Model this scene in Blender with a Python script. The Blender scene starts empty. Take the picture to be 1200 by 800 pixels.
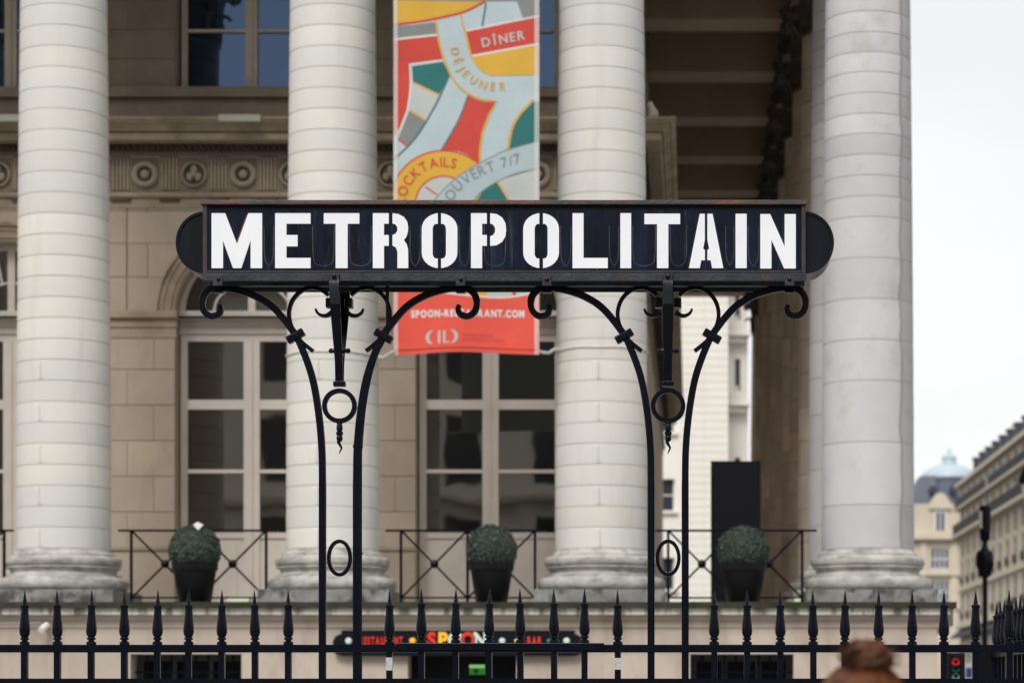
import bpy, bmesh, math, random
from mathutils import Vector, noise
R = random.Random(7)
scn = bpy.context.scene
C = scn.collection
PI = math.pi
F = 2833.0          # focal length in photograph pixels
EYE = 1.6

# ------------------------------------------------------------------ camera, light, exposure
cam = bpy.data.cameras.new('camera')
co = bpy.data.objects.new('camera', cam)
C.objects.link(co)
co.location = (0, 0, EYE)
co.rotation_euler = (PI / 2, 0, 0)
cam.lens = 85
cam.sensor_width = 36
cam.shift_x = -0.175
cam.shift_y = 0.3458
cam.clip_start = 0.1
cam.clip_end = 3000
cam.dof.use_dof = True
cam.dof.focus_distance = 12.0
cam.dof.aperture_fstop = 3.3
scn.camera = co

SUN = Vector((-0.28, -1.0, 1.05)).normalized()
world = bpy.data.worlds.new('World')
scn.world = world
world.use_nodes = True
wn = world.node_tree.nodes
wl = world.node_tree.links
wn.clear()
w_out = wn.new('ShaderNodeOutputWorld')
w_bg = wn.new('ShaderNodeBackground')
w_sky = wn.new('ShaderNodeTexSky')
w_sky.sky_type = 'NISHITA'
w_sky.sun_disc = False
w_sky.sun_elevation = math.asin(SUN.z)
w_sky.sun_rotation = math.atan2(SUN.x, SUN.y)
w_tc = wn.new('ShaderNodeTexCoord')
w_map = wn.new('ShaderNodeMapping')
w_map.inputs['Scale'].default_value = (1, 1, 2.5)
w_noise = wn.new('ShaderNodeTexNoise')
w_noise.inputs['Scale'].default_value = 3.0
w_noise.inputs['Detail'].default_value = 6
w_ramp = wn.new('ShaderNodeMapRange')
w_ramp.inputs['From Min'].default_value = 0.3
w_ramp.inputs['From Max'].default_value = 0.7
w_ramp.inputs['To Min'].default_value = 5.5
w_ramp.inputs['To Max'].default_value = 6.5
w_mix = wn.new('ShaderNodeMix')
w_mix.data_type = 'RGBA'
w_mix.inputs['Factor'].default_value = 0.9
w_tint = wn.new('ShaderNodeMix')
w_tint.data_type = 'RGBA'
w_tint.blend_type = 'MULTIPLY'
w_tint.inputs['Factor'].default_value = 1.0
w_tint.inputs['B'].default_value = (1.0, 0.988, 0.972, 1)
w_bg.inputs['Strength'].default_value = 0.1
wl.new(w_tc.outputs['Generated'], w_map.inputs['Vector'])
wl.new(w_map.outputs['Vector'], w_noise.inputs['Vector'])
wl.new(w_noise.outputs['Fac'], w_ramp.inputs['Value'])
wl.new(w_ramp.outputs['Result'], w_tint.inputs['A'])
wl.new(w_sky.outputs['Color'], w_mix.inputs['A'])
wl.new(w_tint.outputs['Result'], w_mix.inputs['B'])
wl.new(w_mix.outputs['Result'], w_bg.inputs['Color'])
wl.new(w_bg.outputs['Background'], w_out.inputs['Surface'])

sl = bpy.data.lights.new('sun', 'SUN')
sl.energy = 1.5
sl.angle = math.radians(26)
sl.color = (1.0, 0.97, 0.93)
so = bpy.data.objects.new('sun', sl)
C.objects.link(so)
so.location = (-20, -40, 60)
so.rotation_euler = (-SUN).to_track_quat('-Z', 'Y').to_euler()

scn.view_settings.view_transform = 'Standard'
scn.view_settings.look = 'None'
scn.view_settings.exposure = 0.72
scn.view_settings.gamma = 1.0


# ------------------------------------------------------------------ helpers
def s2l(c):
    return tuple(((v / 255) / 12.92 if v / 255 < 0.04045 else ((v / 255 + 0.055) / 1.055) ** 2.4) for v in c)


def PX(px, D):
    return (px - 810) * D / F


def PZ(py, D):
    return EYE + (815 - py) * D / F


def P(px, py, D):
    return Vector((PX(px, D), D, PZ(py, D)))


def mat(name, col, col2=None, rough=0.7, metal=0.0, scale=3.0, amount=0.5, bump=0.0, bscale=None, rand=0.0,
        spec=0.5, detail=6, stretch=(1, 1, 1), lo=0.35, hi=0.65, col3=None, scale3=1.0, lo3=0.55, hi3=0.7, str3=(1, 1, 1),
        amount3=0.8, rcol=None):
    m = bpy.data.materials.new(name)
    m.use_nodes = True
    nt = m.node_tree
    N, L = nt.nodes, nt.links
    b = N['Principled BSDF']
    b.inputs['Roughness'].default_value = rough
    b.inputs['Metallic'].default_value = metal
    b.inputs['Specular IOR Level'].default_value = spec
    b.inputs['Base Color'].default_value = (*col, 1)
    cur = None
    geo = N.new('ShaderNodeNewGeometry')

    def noisefac(sc, st, lo_, hi_, am):
        mp = N.new('ShaderNodeMapping')
        mp.inputs['Scale'].default_value = st
        L.new(geo.outputs['Position'], mp.inputs['Vector'])
        nz = N.new('ShaderNodeTexNoise')
        nz.inputs['Scale'].default_value = sc
        nz.inputs['Detail'].default_value = detail
        nz.inputs['Roughness'].default_value = 0.6
        L.new(mp.outputs['Vector'], nz.inputs['Vector'])
        mr = N.new('ShaderNodeMapRange')
        mr.inputs['From Min'].default_value = lo_
        mr.inputs['From Max'].default_value = hi_
        mr.inputs['To Max'].default_value = am
        L.new(nz.outputs['Fac'], mr.inputs['Value'])
        return mr.outputs['Result']
    if col2:
        mx = N.new('ShaderNodeMix')
        mx.data_type = 'RGBA'
        mx.inputs['A'].default_value = (*col, 1)
        mx.inputs['B'].default_value = (*col2, 1)
        L.new(noisefac(scale, stretch, lo, hi, amount), mx.inputs['Factor'])
        cur = mx.outputs['Result']
    if col3:
        mx = N.new('ShaderNodeMix')
        mx.data_type = 'RGBA'
        if cur:
            L.new(cur, mx.inputs['A'])
        else:
            mx.inputs['A'].default_value = (*col, 1)
        mx.inputs['B'].default_value = (*col3, 1)
        L.new(noisefac(scale3, str3, lo3, hi3, amount3), mx.inputs['Factor'])
        cur = mx.outputs['Result']
    if rand > 0:
        oi = N.new('ShaderNodeObjectInfo')
        mr = N.new('ShaderNodeMapRange')
        mr.inputs['To Min'].default_value = 1 - rand
        mr.inputs['To Max'].default_value = 1 + rand
        L.new(oi.outputs['Random'], mr.inputs['Value'])
        mx = N.new('ShaderNodeMix')
        mx.data_type = 'RGBA'
        mx.blend_type = 'MULTIPLY'
        mx.inputs['Factor'].default_value = 1
        if cur:
            L.new(cur, mx.inputs['A'])
        else:
            mx.inputs['A'].default_value = (*col, 1)
        L.new(mr.outputs['Result'], mx.inputs['B'])
        cur = mx.outputs['Result']
    if rcol:
        oi = N.new('ShaderNodeObjectInfo')
        m1 = N.new('ShaderNodeMath')
        m1.operation = 'MULTIPLY'
        m1.inputs[1].default_value = 7.31
        L.new(oi.outputs['Random'], m1.inputs[0])
        m2 = N.new('ShaderNodeMath')
        m2.operation = 'FRACT'
        L.new(m1.outputs[0], m2.inputs[0])
        m3 = N.new('ShaderNodeMath')
        m3.operation = 'MULTIPLY'
        m3.inputs[1].default_value = 0.45
        L.new(m2.outputs[0], m3.inputs[0])
        mx = N.new('ShaderNodeMix')
        mx.data_type = 'RGBA'
        L.new(m3.outputs[0], mx.inputs['Factor'])
        L.new(cur, mx.inputs['A'])
        mx.inputs['B'].default_value = (*rcol, 1)
        cur = mx.outputs['Result']
    if cur:
        L.new(cur, b.inputs['Base Color'])
    if bump > 0:
        nz = N.new('ShaderNodeTexNoise')
        nz.inputs['Scale'].default_value = bscale or scale * 6
        nz.inputs['Detail'].default_value = 5
        L.new(geo.outputs['Position'], nz.inputs['Vector'])
        bp = N.new('ShaderNodeBump')
        bp.inputs['Strength'].default_value = bump
        bp.inputs['Distance'].default_value = 0.02
        L.new(nz.outputs['Fac'], bp.inputs['Height'])
        L.new(bp.outputs['Normal'], b.inputs['Normal'])
    return m


def emit(name, col, strength):
    m = mat(name, col, rough=0.4)
    b = m.node_tree.nodes['Principled BSDF']
    b.inputs['Emission Color'].default_value = (*col, 1)
    b.inputs['Emission Strength'].default_value = strength
    return m


M = {}
M['column'] = mat('pale column stone', (0.675, 0.645, 0.58), (0.60, 0.595, 0.575), 0.85, scale=1.3, amount=0.7, bump=0.12, bscale=25, rand=0.06, rcol=(0.545, 0.555, 0.565),
                  col3=(0.46, 0.42, 0.35), scale3=1.0, lo3=0.56, hi3=0.8, str3=(3.5, 3.5, 0.35), amount3=0.6)
M['column_grey'] = mat('grey weathered column stone', (0.535, 0.53, 0.54), (0.47, 0.47, 0.485), 0.85, scale=1.6, amount=0.8, bump=0.12, bscale=25, rand=0.09,
                       col3=(0.36, 0.34, 0.31), scale3=2.4, lo3=0.56, hi3=0.75, amount3=0.6)
M['column_brown'] = mat('brown gallery column stone', (0.64, 0.55, 0.465), (0.45, 0.38, 0.315), 0.9, scale=1.5, amount=0.8, bump=0.2, bscale=20, rand=0.15)
M['mortar'] = mat('mortar joint', (0.27, 0.225, 0.175), (0.2, 0.165, 0.125), 0.95, scale=1.2)
M['mortar_light'] = mat('pale mortar joint', (0.54, 0.485, 0.40), (0.38, 0.34, 0.28), 0.95, scale=0.9, amount=0.9)
M['base'] = mat('weathered base stone', (0.52, 0.505, 0.47), (0.27, 0.262, 0.245), 0.92, scale=4.5, amount=0.8, bump=0.6, bscale=16, detail=10,
                col3=(0.065, 0.065, 0.063), scale3=8.0, lo3=0.5, hi3=0.66, str3=(0.55, 0.55, 1.8), amount3=0.5)
M['plinth'] = mat('grey mossy plinth stone', (0.29, 0.29, 0.28), (0.15, 0.15, 0.14), 0.95, scale=3.5, amount=0.9, bump=0.6, bscale=16, detail=10,
                  col3=(0.05, 0.048, 0.042), scale3=5.0, lo3=0.5, hi3=0.64, amount3=0.9)
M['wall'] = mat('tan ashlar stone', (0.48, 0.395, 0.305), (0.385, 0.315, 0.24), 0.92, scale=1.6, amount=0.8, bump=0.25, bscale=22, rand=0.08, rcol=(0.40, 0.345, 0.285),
                col3=(0.24, 0.2, 0.16), scale3=1.2, lo3=0.52, hi3=0.75, str3=(2, 2, .7), amount3=0.6)
M['trim'] = mat('carved tan stone', (0.40, 0.325, 0.235), (0.255, 0.205, 0.145), 0.92, scale=2.2, amount=0.8, bump=0.25, bscale=25,
                col3=(0.13, 0.108, 0.083), scale3=2.0, lo3=0.56, hi3=0.72, amount3=0.6)
M['upper'] = mat('shade-dark upper wall stone', (0.25, 0.203, 0.148), (0.18, 0.146, 0.107), 0.92, scale=1.8, amount=0.8, bump=0.25, bscale=22, rand=0.08)  # darker copy of the wall stone; the portico's shade is put into it
M['soot_shade'] = mat('sooty carved stone with painted shade', (0.06, 0.052, 0.045), (0.15, 0.12, 0.1), 0.95, scale=3.0)  # soot plus shading painted into the frieze recesses
M['beam'] = mat('ceiling beam stone', (0.47, 0.375, 0.29), (0.38, 0.30, 0.23), 0.92, scale=1.3, amount=0.7, rand=0.1)  # ground bounce on the beams put in as a colour paler than the coffers
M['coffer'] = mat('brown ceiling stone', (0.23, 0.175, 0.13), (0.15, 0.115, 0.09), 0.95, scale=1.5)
M['podium'] = mat('pinkish podium stone', (0.48, 0.41, 0.345), (0.40, 0.34, 0.285), 0.9, scale=1.8, amount=0.8, bump=0.25, bscale=18, rand=0.08,
                  col3=(0.30, 0.235, 0.185), scale3=1.6, lo3=0.5, hi3=0.72, str3=(2.2, 1, .7), amount3=0.75)
M['ledge'] = mat('ledge stone with peeling pale coat', (0.66, 0.63, 0.57), (0.5, 0.47, 0.42), 0.9, scale=3, amount=0.8, bump=0.4, bscale=25,
                 col3=(0.13, 0.12, 0.09), scale3=6.0, lo3=0.48, hi3=0.58, str3=(1, 1, .2), amount3=0.9)
M['moss'] = mat('mossy stone slab', (0.042, 0.038, 0.028), (0.016, 0.024, 0.008), 0.97, scale=4, amount=1, bump=0.8, bscale=30)
M['terrace'] = mat('terrace paving', (0.38, 0.34, 0.29), (0.31, 0.28, 0.24), 0.9, scale=2)
M['frame_paint'] = mat('faded pinkish white joinery paint', (0.70, 0.625, 0.56), (0.61, 0.545, 0.485), 0.6, scale=3, amount=0.8)
M['frame_upper'] = mat('darker upper joinery paint', (0.58, 0.5, 0.41), (0.44, 0.38, 0.31), 0.7, scale=4)  # darker tone of the joinery paint, used on the upper windows
M['iron'] = mat('black wrought iron paint', (0.0012, 0.002, 0.0065), (0.003, 0.0043, 0.010), 0.27, spec=0.17, scale=9, amount=0.8, bump=0.12, bscale=70,
                col3=(0.045, 0.045, 0.05), scale3=22, lo3=0.68, hi3=0.78, amount3=0.6)
M['sign_iron'] = mat('blue grey painted sign iron', (0.040, 0.050, 0.062), (0.011, 0.014, 0.020), 0.45, spec=0.25, scale=6, amount=0.8, bump=0.2, bscale=60,
                     col3=(0.062, 0.038, 0.030), scale3=8, lo3=0.57, hi3=0.7, amount3=0.7)
M['lid'] = mat('rusting sign lid', (0.035, 0.034, 0.042), (0.125, 0.05, 0.037), 0.55, scale=5, amount=0.9, lo=0.42, hi=0.6, bump=0.25, bscale=60, stretch=(0.6, 1, 3))
M['panel'] = mat('navy enamel sign panel', (0.0022, 0.003, 0.0075), (0.009, 0.014, 0.033), 0.28, spec=0.2, scale=4, amount=1.0, stretch=(3.5, 1, .5), bump=0.05, bscale=20,
                 col3=(0.075, 0.085, 0.10), scale3=5, lo3=0.56, hi3=0.8, str3=(5, 1, .5), amount3=0.6)
M['rust'] = mat('rusty sign edge', (0.05, 0.03, 0.026), (0.016, 0.014, 0.015), 0.7, scale=12, amount=0.9)
M['cap'] = mat('dark blue painted end cap', (0.003, 0.004, 0.008), (0.007, 0.012, 0.019), 0.3, spec=0.25, scale=3, amount=0.9, stretch=(3, 1, .4))
M['letter'] = mat('white enamel letter', (0.84, 0.86, 0.90), (0.78, 0.80, 0.85), 0.3, scale=3, amount=0.7,
                  col3=(0.55, 0.5, 0.42), scale3=9, lo3=0.66, hi3=0.82, str3=(1.5, 1, .4), amount3=0.6)
M['black'] = mat('matt black', (0.004, 0.004, 0.006), (0.006, 0.006, 0.009), 0.5, spec=0.15, scale=3)
M['board'] = mat('black display board', (0.003, 0.0035, 0.0075), (0.0045, 0.005, 0.009), 0.5, spec=0.15, scale=1)
M['pot'] = mat('black planter resin', (0.004, 0.004, 0.005), (0.006, 0.006, 0.007), 0.42, spec=0.2, scale=6)
M['leaf'] = mat('boxwood leaf', (0.024, 0.045, 0.028), (0.052, 0.082, 0.062), 0.5, scale=14, amount=1.0, lo=0.35, hi=0.65)
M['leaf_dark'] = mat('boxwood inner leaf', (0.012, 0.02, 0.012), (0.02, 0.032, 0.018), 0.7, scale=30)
M['white'] = mat('white plastic', (0.75, 0.75, 0.74), rough=0.5)
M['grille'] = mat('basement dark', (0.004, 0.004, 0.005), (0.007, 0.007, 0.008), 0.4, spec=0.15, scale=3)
M['pale_stone'] = mat('pale limestone of far building', (0.80, 0.765, 0.70), (0.75, 0.71, 0.645), 0.9, scale=0.7, amount=0.8)
M['cream'] = mat('cream street facade stone', (0.57, 0.495, 0.385), (0.49, 0.425, 0.335), 0.9, scale=0.3, amount=0.8)
M['cream_trim'] = mat('cream street trim', (0.61, 0.535, 0.425), (0.50, 0.435, 0.345), 0.9, scale=0.5)
M['slate'] = mat('blue slate roof', (0.095, 0.115, 0.155), (0.06, 0.07, 0.095), 0.6, scale=1.0)
M['slate_dark'] = mat('dark slate roof', (0.05, 0.055, 0.07), (0.035, 0.037, 0.045), 0.6, scale=1.0)
M['zinc'] = mat('pale zinc dome', (0.40, 0.485, 0.55), (0.5, 0.58, 0.64), 0.45, scale=0.6)
M['balcony'] = mat('far balcony iron', (0.012, 0.012, 0.016), rough=0.6, spec=0.2)
M['asphalt'] = mat('asphalt', (0.055, 0.055, 0.055), (0.04, 0.04, 0.042), 0.9, scale=0.5)
M['paving'] = mat('pale square paving', (0.30, 0.285, 0.26), (0.25, 0.24, 0.22), 0.9, scale=0.8)
M['kerb'] = mat('granite kerb', (0.33, 0.32, 0.31), (0.25, 0.25, 0.24), 0.85, scale=6)
M['lamp_glass'] = mat('milky lamp glass', (0.7, 0.7, 0.68), rough=0.25)
M['rope'] = mat('pale rope', (0.5, 0.48, 0.44), (0.3, 0.28, 0.25), 0.9, scale=40)


def glass(name, tint, rough, wob, spec=0.5, ior=1.5, stint=(1, 1, 1)):
    m = mat(name, tint, rough=rough, spec=spec)
    m.node_tree.nodes['Principled BSDF'].inputs['IOR'].default_value = ior
    m.node_tree.nodes['Principled BSDF'].inputs['Specular Tint'].default_value = (*stint, 1)
    N, L = m.node_tree.nodes, m.node_tree.links
    geo = N.new('ShaderNodeNewGeometry')
    nz = N.new('ShaderNodeTexNoise')
    nz.inputs['Scale'].default_value = 1.6
    nz.inputs['Detail'].default_value = 1
    L.new(geo.outputs['Position'], nz.inputs['Vector'])
    bp = N.new('ShaderNodeBump')
    bp.inputs['Strength'].default_value = wob
    bp.inputs['Distance'].default_value = 0.05
    L.new(nz.outputs['Fac'], bp.inputs['Height'])
    L.new(bp.outputs['Normal'], N['Principled BSDF'].inputs['Normal'])
    return m


M['pane'] = glass('old window glass', (0.004, 0.0032, 0.0026), 0.02, 0.03, 0.5, 2.4, (1, 0.96, 0.9))
M['pane_blue'] = glass('upper window glass with sky blue painted in', (0.003, 0.0035, 0.006), 0.02, 0.03, 0.5, 2.2, (0.38, 0.6, 1.0))  # the reflected sky's blue is put into the specular tint
M['pane_far'] = glass('far window glass', (0.03, 0.037, 0.05), 0.1, 0.1)
M['pane_street'] = glass('dark street window glass', (0.008, 0.009, 0.013), 0.5, 0.05, 0.04)


def tag(o, label=None, cat=None, group=None, kind=None):
    if label:
        o['label'] = label
    if cat:
        o['category'] = cat
    if group:
        o['group'] = group
    if kind:
        o['kind'] = kind
    return o


def empty(name, loc, label=None, cat=None, group=None, kind=None):
    o = bpy.data.objects.new(name, None)
    C.objects.link(o)
    o.location = loc
    o.empty_display_size = 0.2
    return tag(o, label, cat, group, kind)


def root_loc(p):
    v = Vector((0, 0, 0))
    while p is not None:
        v += p.location
        p = p.parent
    return v


class MB:
    def __init__(self):
        self.v, self.f, self.mi = [], [], []

    def add(self, vs, fs, m=0):
        n = len(self.v)
        self.v += [Vector(q) for q in vs]
        for q in fs:
            self.f.append(tuple(i + n for i in q))
            self.mi.append(m)
        return self

    def box(self, a, b, m=0):
        x0, y0, z0 = a
        x1, y1, z1 = b
        return self.add([(x0, y0, z0), (x1, y0, z0), (x1, y1, z0), (x0, y1, z0), (x0, y0, z1), (x1, y0, z1), (x1, y1, z1), (x0, y1, z1)],
                        [(0, 1, 5, 4), (1, 2, 6, 5), (2, 3, 7, 6), (3, 0, 4, 7), (4, 5, 6, 7), (3, 2, 1, 0)], m)

    def block(self, x0, x1, z0, z1, yb, yf, ch=0.006, m=0, mj=0):
        """stone facing -Y, face at yf, back at yb, chamfered arrises"""
        c = ch
        vs = [(x0, yb, z0), (x1, yb, z0), (x1, yb, z1), (x0, yb, z1),
              (x0, yf + c, z0), (x1, yf + c, z0), (x1, yf + c, z1), (x0, yf + c, z1),
              (x0 + c, yf, z0 + c), (x1 - c, yf, z0 + c), (x1 - c, yf, z1 - c), (x0 + c, yf, z1 - c)]
        self.add(vs, [(8, 9, 10, 11)], m)
        n = len(self.v) - 12
        for q in [(4, 5, 9, 8), (5, 6, 10, 9), (6, 7, 11, 10), (7, 4, 8, 11), (0, 1, 5, 4), (1, 2, 6, 5), (2, 3, 7, 6), (3, 0, 4, 7)]:
            self.f.append(tuple(i + n for i in q))
            self.mi.append(mj)
        return self

    def prism(self, pts, y0, y1, m=0, side=None):
        """polygon of (x,z) extruded from y0 (front) to y1"""
        n = len(pts)
        vs = [(x, y0, z) for x, z in pts] + [(x, y1, z) for x, z in pts]
        a = sum(pts[i][0] * pts[(i + 1) % n][1] - pts[(i + 1) % n][0] * pts[i][1] for i in range(n))
        fr = tuple(range(n))
        bk = tuple(range(2 * n - 1, n - 1, -1))
        if a < 0:
            fr = fr[::-1]
            bk = bk[::-1]
        self.add(vs, [fr, bk], m)
        k = len(self.v) - 2 * n
        sm = m if side is None else side
        for i in range(n):
            j = (i + 1) % n
            q = (k + i, k + n + i, k + n + j, k + j)
            self.f.append(q if a > 0 else q[::-1])
            self.mi.append(sm)
        return self

    def lathe(self, prof, cx, cy, seg=24, m=0, mats=None, cap=True, axis='z', cz=0):
        n = len(prof)
        vs = []
        for k in range(seg):
            t = 2 * PI * k / seg
            c, s = math.cos(t), math.sin(t)
            for r, z in prof:
                if axis == 'z':
                    vs.append((cx + r * c, cy + r * s, z))
                else:       # axis along -y: z is the offset towards the viewer
                    vs.append((cx + r * c, cy - z, cz + r * s))
        fs, ms = [], []
        for k in range(seg):
            k2 = (k + 1) % seg
            for i in range(n - 1):
                fs.append((k * n + i, k2 * n + i, k2 * n + i + 1, k * n + i + 1))
                ms.append(mats[i] if mats else m)
        if cap:
            fs.append(tuple(k * n + n - 1 for k in range(seg)))
            ms.append(mats[-1] if mats else m)
            fs.append(tuple(k * n for k in reversed(range(seg))))
            ms.append(mats[0] if mats else m)
        o = len(self.v)
        self.v += [Vector(q) for q in vs]
        for q, mm in zip(fs, ms):
            self.f.append(tuple(i + o for i in q))
            self.mi.append(mm)
        return self

    def tube(self, pts, r, seg=8, m=0, radii=None, closed=False):
        pts = [Vector(p) for p in pts]
        n = len(pts)
        vs = []
        up = Vector((0, 1, 0))
        for i, p in enumerate(pts):
            if closed:
                d = pts[(i + 1) % n] - pts[i - 1]
            else:
                d = pts[min(i + 1, n - 1)] - pts[max(i - 1, 0)]
            d.normalize()
            a = up if abs(d.dot(up)) < 0.95 else Vector((1, 0, 0))
            u = d.cross(a).normalized()
            w = u.cross(d).normalized()
            rr = radii[i] if radii else r
            for k in range(seg):
                t = 2 * PI * k / seg
                vs.append(p + u * (rr * math.cos(t)) + w * (rr * math.sin(t)))
        fs = []
        for i in range(n if closed else n - 1):
            j = (i + 1) % n
            for k in range(seg):
                k2 = (k + 1) % seg
                fs.append((i * seg + k, i * seg + k2, j * seg + k2, j * seg + k))
        if not closed:
            fs.append(tuple(reversed(range(seg))))
            fs.append(tuple((n - 1) * seg + k for k in range(seg)))
        return self.add(vs, fs, m)

    def ribbon(self, pts, w, d, m=0, closed=False, ws=None):
        """bar of rectangular section following pts in an XZ plane; w = in-plane width, d = depth along Y"""
        pts = [Vector(p) for p in pts]
        n = len(pts)
        vs = []
        for i, p in enumerate(pts):
            if closed:
                t = pts[(i + 1) % n] - pts[i - 1]
            else:
                t = pts[min(i + 1, n - 1)] - pts[max(i - 1, 0)]
            t.normalize()
            u = Vector((-t.z, 0, t.x))
            if u.length < 1e-6:
                u = Vector((1, 0, 0))
            u.normalize()
            hw = (ws[i] if ws else w) / 2
            c = min(hw, d / 2) * 0.25
            y = Vector((0, 1, 0))
            for a, bb in ((-hw + c, -d / 2), (hw - c, -d / 2), (hw, -d / 2 + c), (hw, d / 2 - c), (hw - c, d / 2), (-hw + c, d / 2), (-hw, d / 2 - c), (-hw, -d / 2 + c)):
                vs.append(p + u * a + y * bb)
        fs = []
        for i in range(n if closed else n - 1):
            j = (i + 1) % n
            for k in range(8):
                k2 = (k + 1) % 8
                fs.append((i * 8 + k, j * 8 + k, j * 8 + k2, i * 8 + k2))
        if not closed:
            fs.append(tuple(range(8)))
            fs.append(tuple((n - 1) * 8 + k for k in reversed(range(8))))
        return self.add(vs, fs, m)

    def ball(self, c, r, seg=16, rings=10, m=0, sc=(1, 1, 1)):
        c = Vector(c)
        vs, fs = [], []
        for i in range(rings + 1):
            a = -PI / 2 + PI * i / rings
            for k in range(seg):
                t = 2 * PI * k / seg
                vs.append(c + Vector((sc[0] * r * math.cos(a) * math.cos(t), sc[1] * r * math.cos(a) * math.sin(t), sc[2] * r * math.sin(a))))
        for i in range(rings):
            for k in range(seg):
                k2 = (k + 1) % seg
                fs.append((i * seg + k, i * seg + k2, (i + 1) * seg + k2, (i + 1) * seg + k))
        return self.add(vs, fs, m)

    def mesh(self, name, mats, off, smooth=False):
        me = bpy.data.meshes.new(name)
        me.from_pydata([tuple(q - off) for q in self.v], [], self.f)
        for m in (mats if isinstance(mats, (list, tuple)) else [mats]):
            me.materials.append(m)
        me.polygons.foreach_set('material_index', self.mi)
        if smooth:
            me.polygons.foreach_set('use_smooth', [True] * len(self.f))
            me.set_sharp_from_angle(angle=math.radians(38))
        me.validate()
        me.update()
        return me

    def build(self, name, mats, parent=None, smooth=False, loc=None):
        off = root_loc(parent)
        if loc is not None:
            off = Vector(loc)
        o = bpy.data.objects.new(name, self.mesh(name, mats, off, smooth))
        C.objects.link(o)
        o.parent = parent
        if loc is not None:
            o.location = Vector(loc) - root_loc(parent)
        return o


def inst(name, me, parent, loc, rz=0.0):
    """another object on the same mesh, at a place given in world space"""
    o = bpy.data.objects.new(name, me)
    C.objects.link(o)
    o.parent = parent
    o.location = Vector(loc) - root_loc(parent)
    o.rotation_euler.z = rz
    return o


def copy_tree(o, parent=None, loc=None):
    c = o.copy()
    C.objects.link(c)
    c.parent = parent
    if loc is not None:
        c.location = loc
    for ch in list(o.children):
        copy_tree(ch, c)
    return c


def smooth_path(pts, n=6):
    """Catmull-Rom through points (tuples of any length)"""
    out = []
    pts = [tuple(p) for p in pts]
    for i in range(len(pts) - 1):
        p0, p1, p2, p3 = pts[max(i - 1, 0)], pts[i], pts[i + 1], pts[min(i + 2, len(pts) - 1)]
        for k in range(n):
            t = k / n
            out.append(tuple(0.5 * (2 * b + (c - a) * t + (2 * a - 5 * b + 4 * c - d) * t * t + (3 * b - a - 3 * c + d) * t ** 3)
                             for a, b, c, d in zip(p0, p1, p2, p3)))
    out.append(pts[-1])
    return out


def facade(mb, org, ud, nd, us, vs, holes, depth, m=0, mr=None):
    """plane of quads with openings; u along ud, v along z, reveals going in by depth along -nd"""
    org, ud, nd = Vector(org), Vector(ud), Vector(nd)
    up = Vector((0, 0, 1))

    def q(u, v, d=0):
        return org + ud * u + up * v - nd * d
    flip = ud.cross(up).dot(nd) < 0
    for i in range(len(us) - 1):
        for j in range(len(vs) - 1):
            u0, u1, v0, v1 = us[i], us[i + 1], vs[j], vs[j + 1]
            if (i, j) not in holes:
                f = (0, 1, 2, 3)
                mb.add([q(u0, v0), q(u1, v0), q(u1, v1), q(u0, v1)], [f[::-1] if flip else f], m)
            else:
                vsx = [q(u0, v0), q(u1, v0), q(u1, v1), q(u0, v1), q(u0, v0, depth), q(u1, v0, depth), q(u1, v1, depth), q(u0, v1, depth)]
                mb.add(vsx, [(0, 1, 5, 4), (1, 2, 6, 5), (2, 3, 7, 6), (3, 0, 4, 7)], m if mr is None else mr)


_gl = {}


def glyph(ch, bold=0.0):
    key = (ch, bold)
    if key not in _gl:
        cu = bpy.data.curves.new('glyph', 'FONT')
        cu.body = ch
        cu.size = 1
        cu.offset = bold
        cu.resolution_u = 4
        o = bpy.data.objects.new('glyph', cu)
        C.objects.link(o)
        dg = bpy.context.evaluated_depsgraph_get()
        ev = o.evaluated_get(dg)
        me = ev.to_mesh()
        vs = [(v.co.x, v.co.y) for v in me.vertices]
        fs = [tuple(p.vertices) for p in me.polygons]
        ev.to_mesh_clear()
        bpy.data.objects.remove(o)
        bpy.data.curves.remove(cu)
        _gl[key] = (vs, fs)
    return _gl[key]


def cap_h(bold=0.0):
    return max(v[1] for v in glyph('H', bold)[0])


def put_glyph(mb, ch, px, py, ang, hpx, D, dy, bold=0.0, xs=1.0, m=0):
    """one glyph, its bottom centre at photograph place px, py on the plane at distance D"""
    vs, fs = glyph(ch, bold)
    if not vs:
        return
    x0 = min(v[0] for v in vs)
    x1 = max(v[0] for v in vs)
    s = hpx / cap_h(bold)
    c, sn = math.cos(ang), math.sin(ang)
    out = []
    for x, y in vs:
        a, b = (x - (x0 + x1) / 2) * s * xs, y * s
        out.append((PX(px + a * c - b * sn, D), D - dy, PZ(py - (a * sn + b * c), D)))
    mb.add(out, fs, m)


def glyph_w(ch, hpx, bold=0.0, xs=1.0):
    vs, _ = glyph(ch, bold)
    if not vs:
        return hpx * 0.35
    return (max(v[0] for v in vs) - min(v[0] for v in vs)) * hpx / cap_h(bold) * xs


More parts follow.
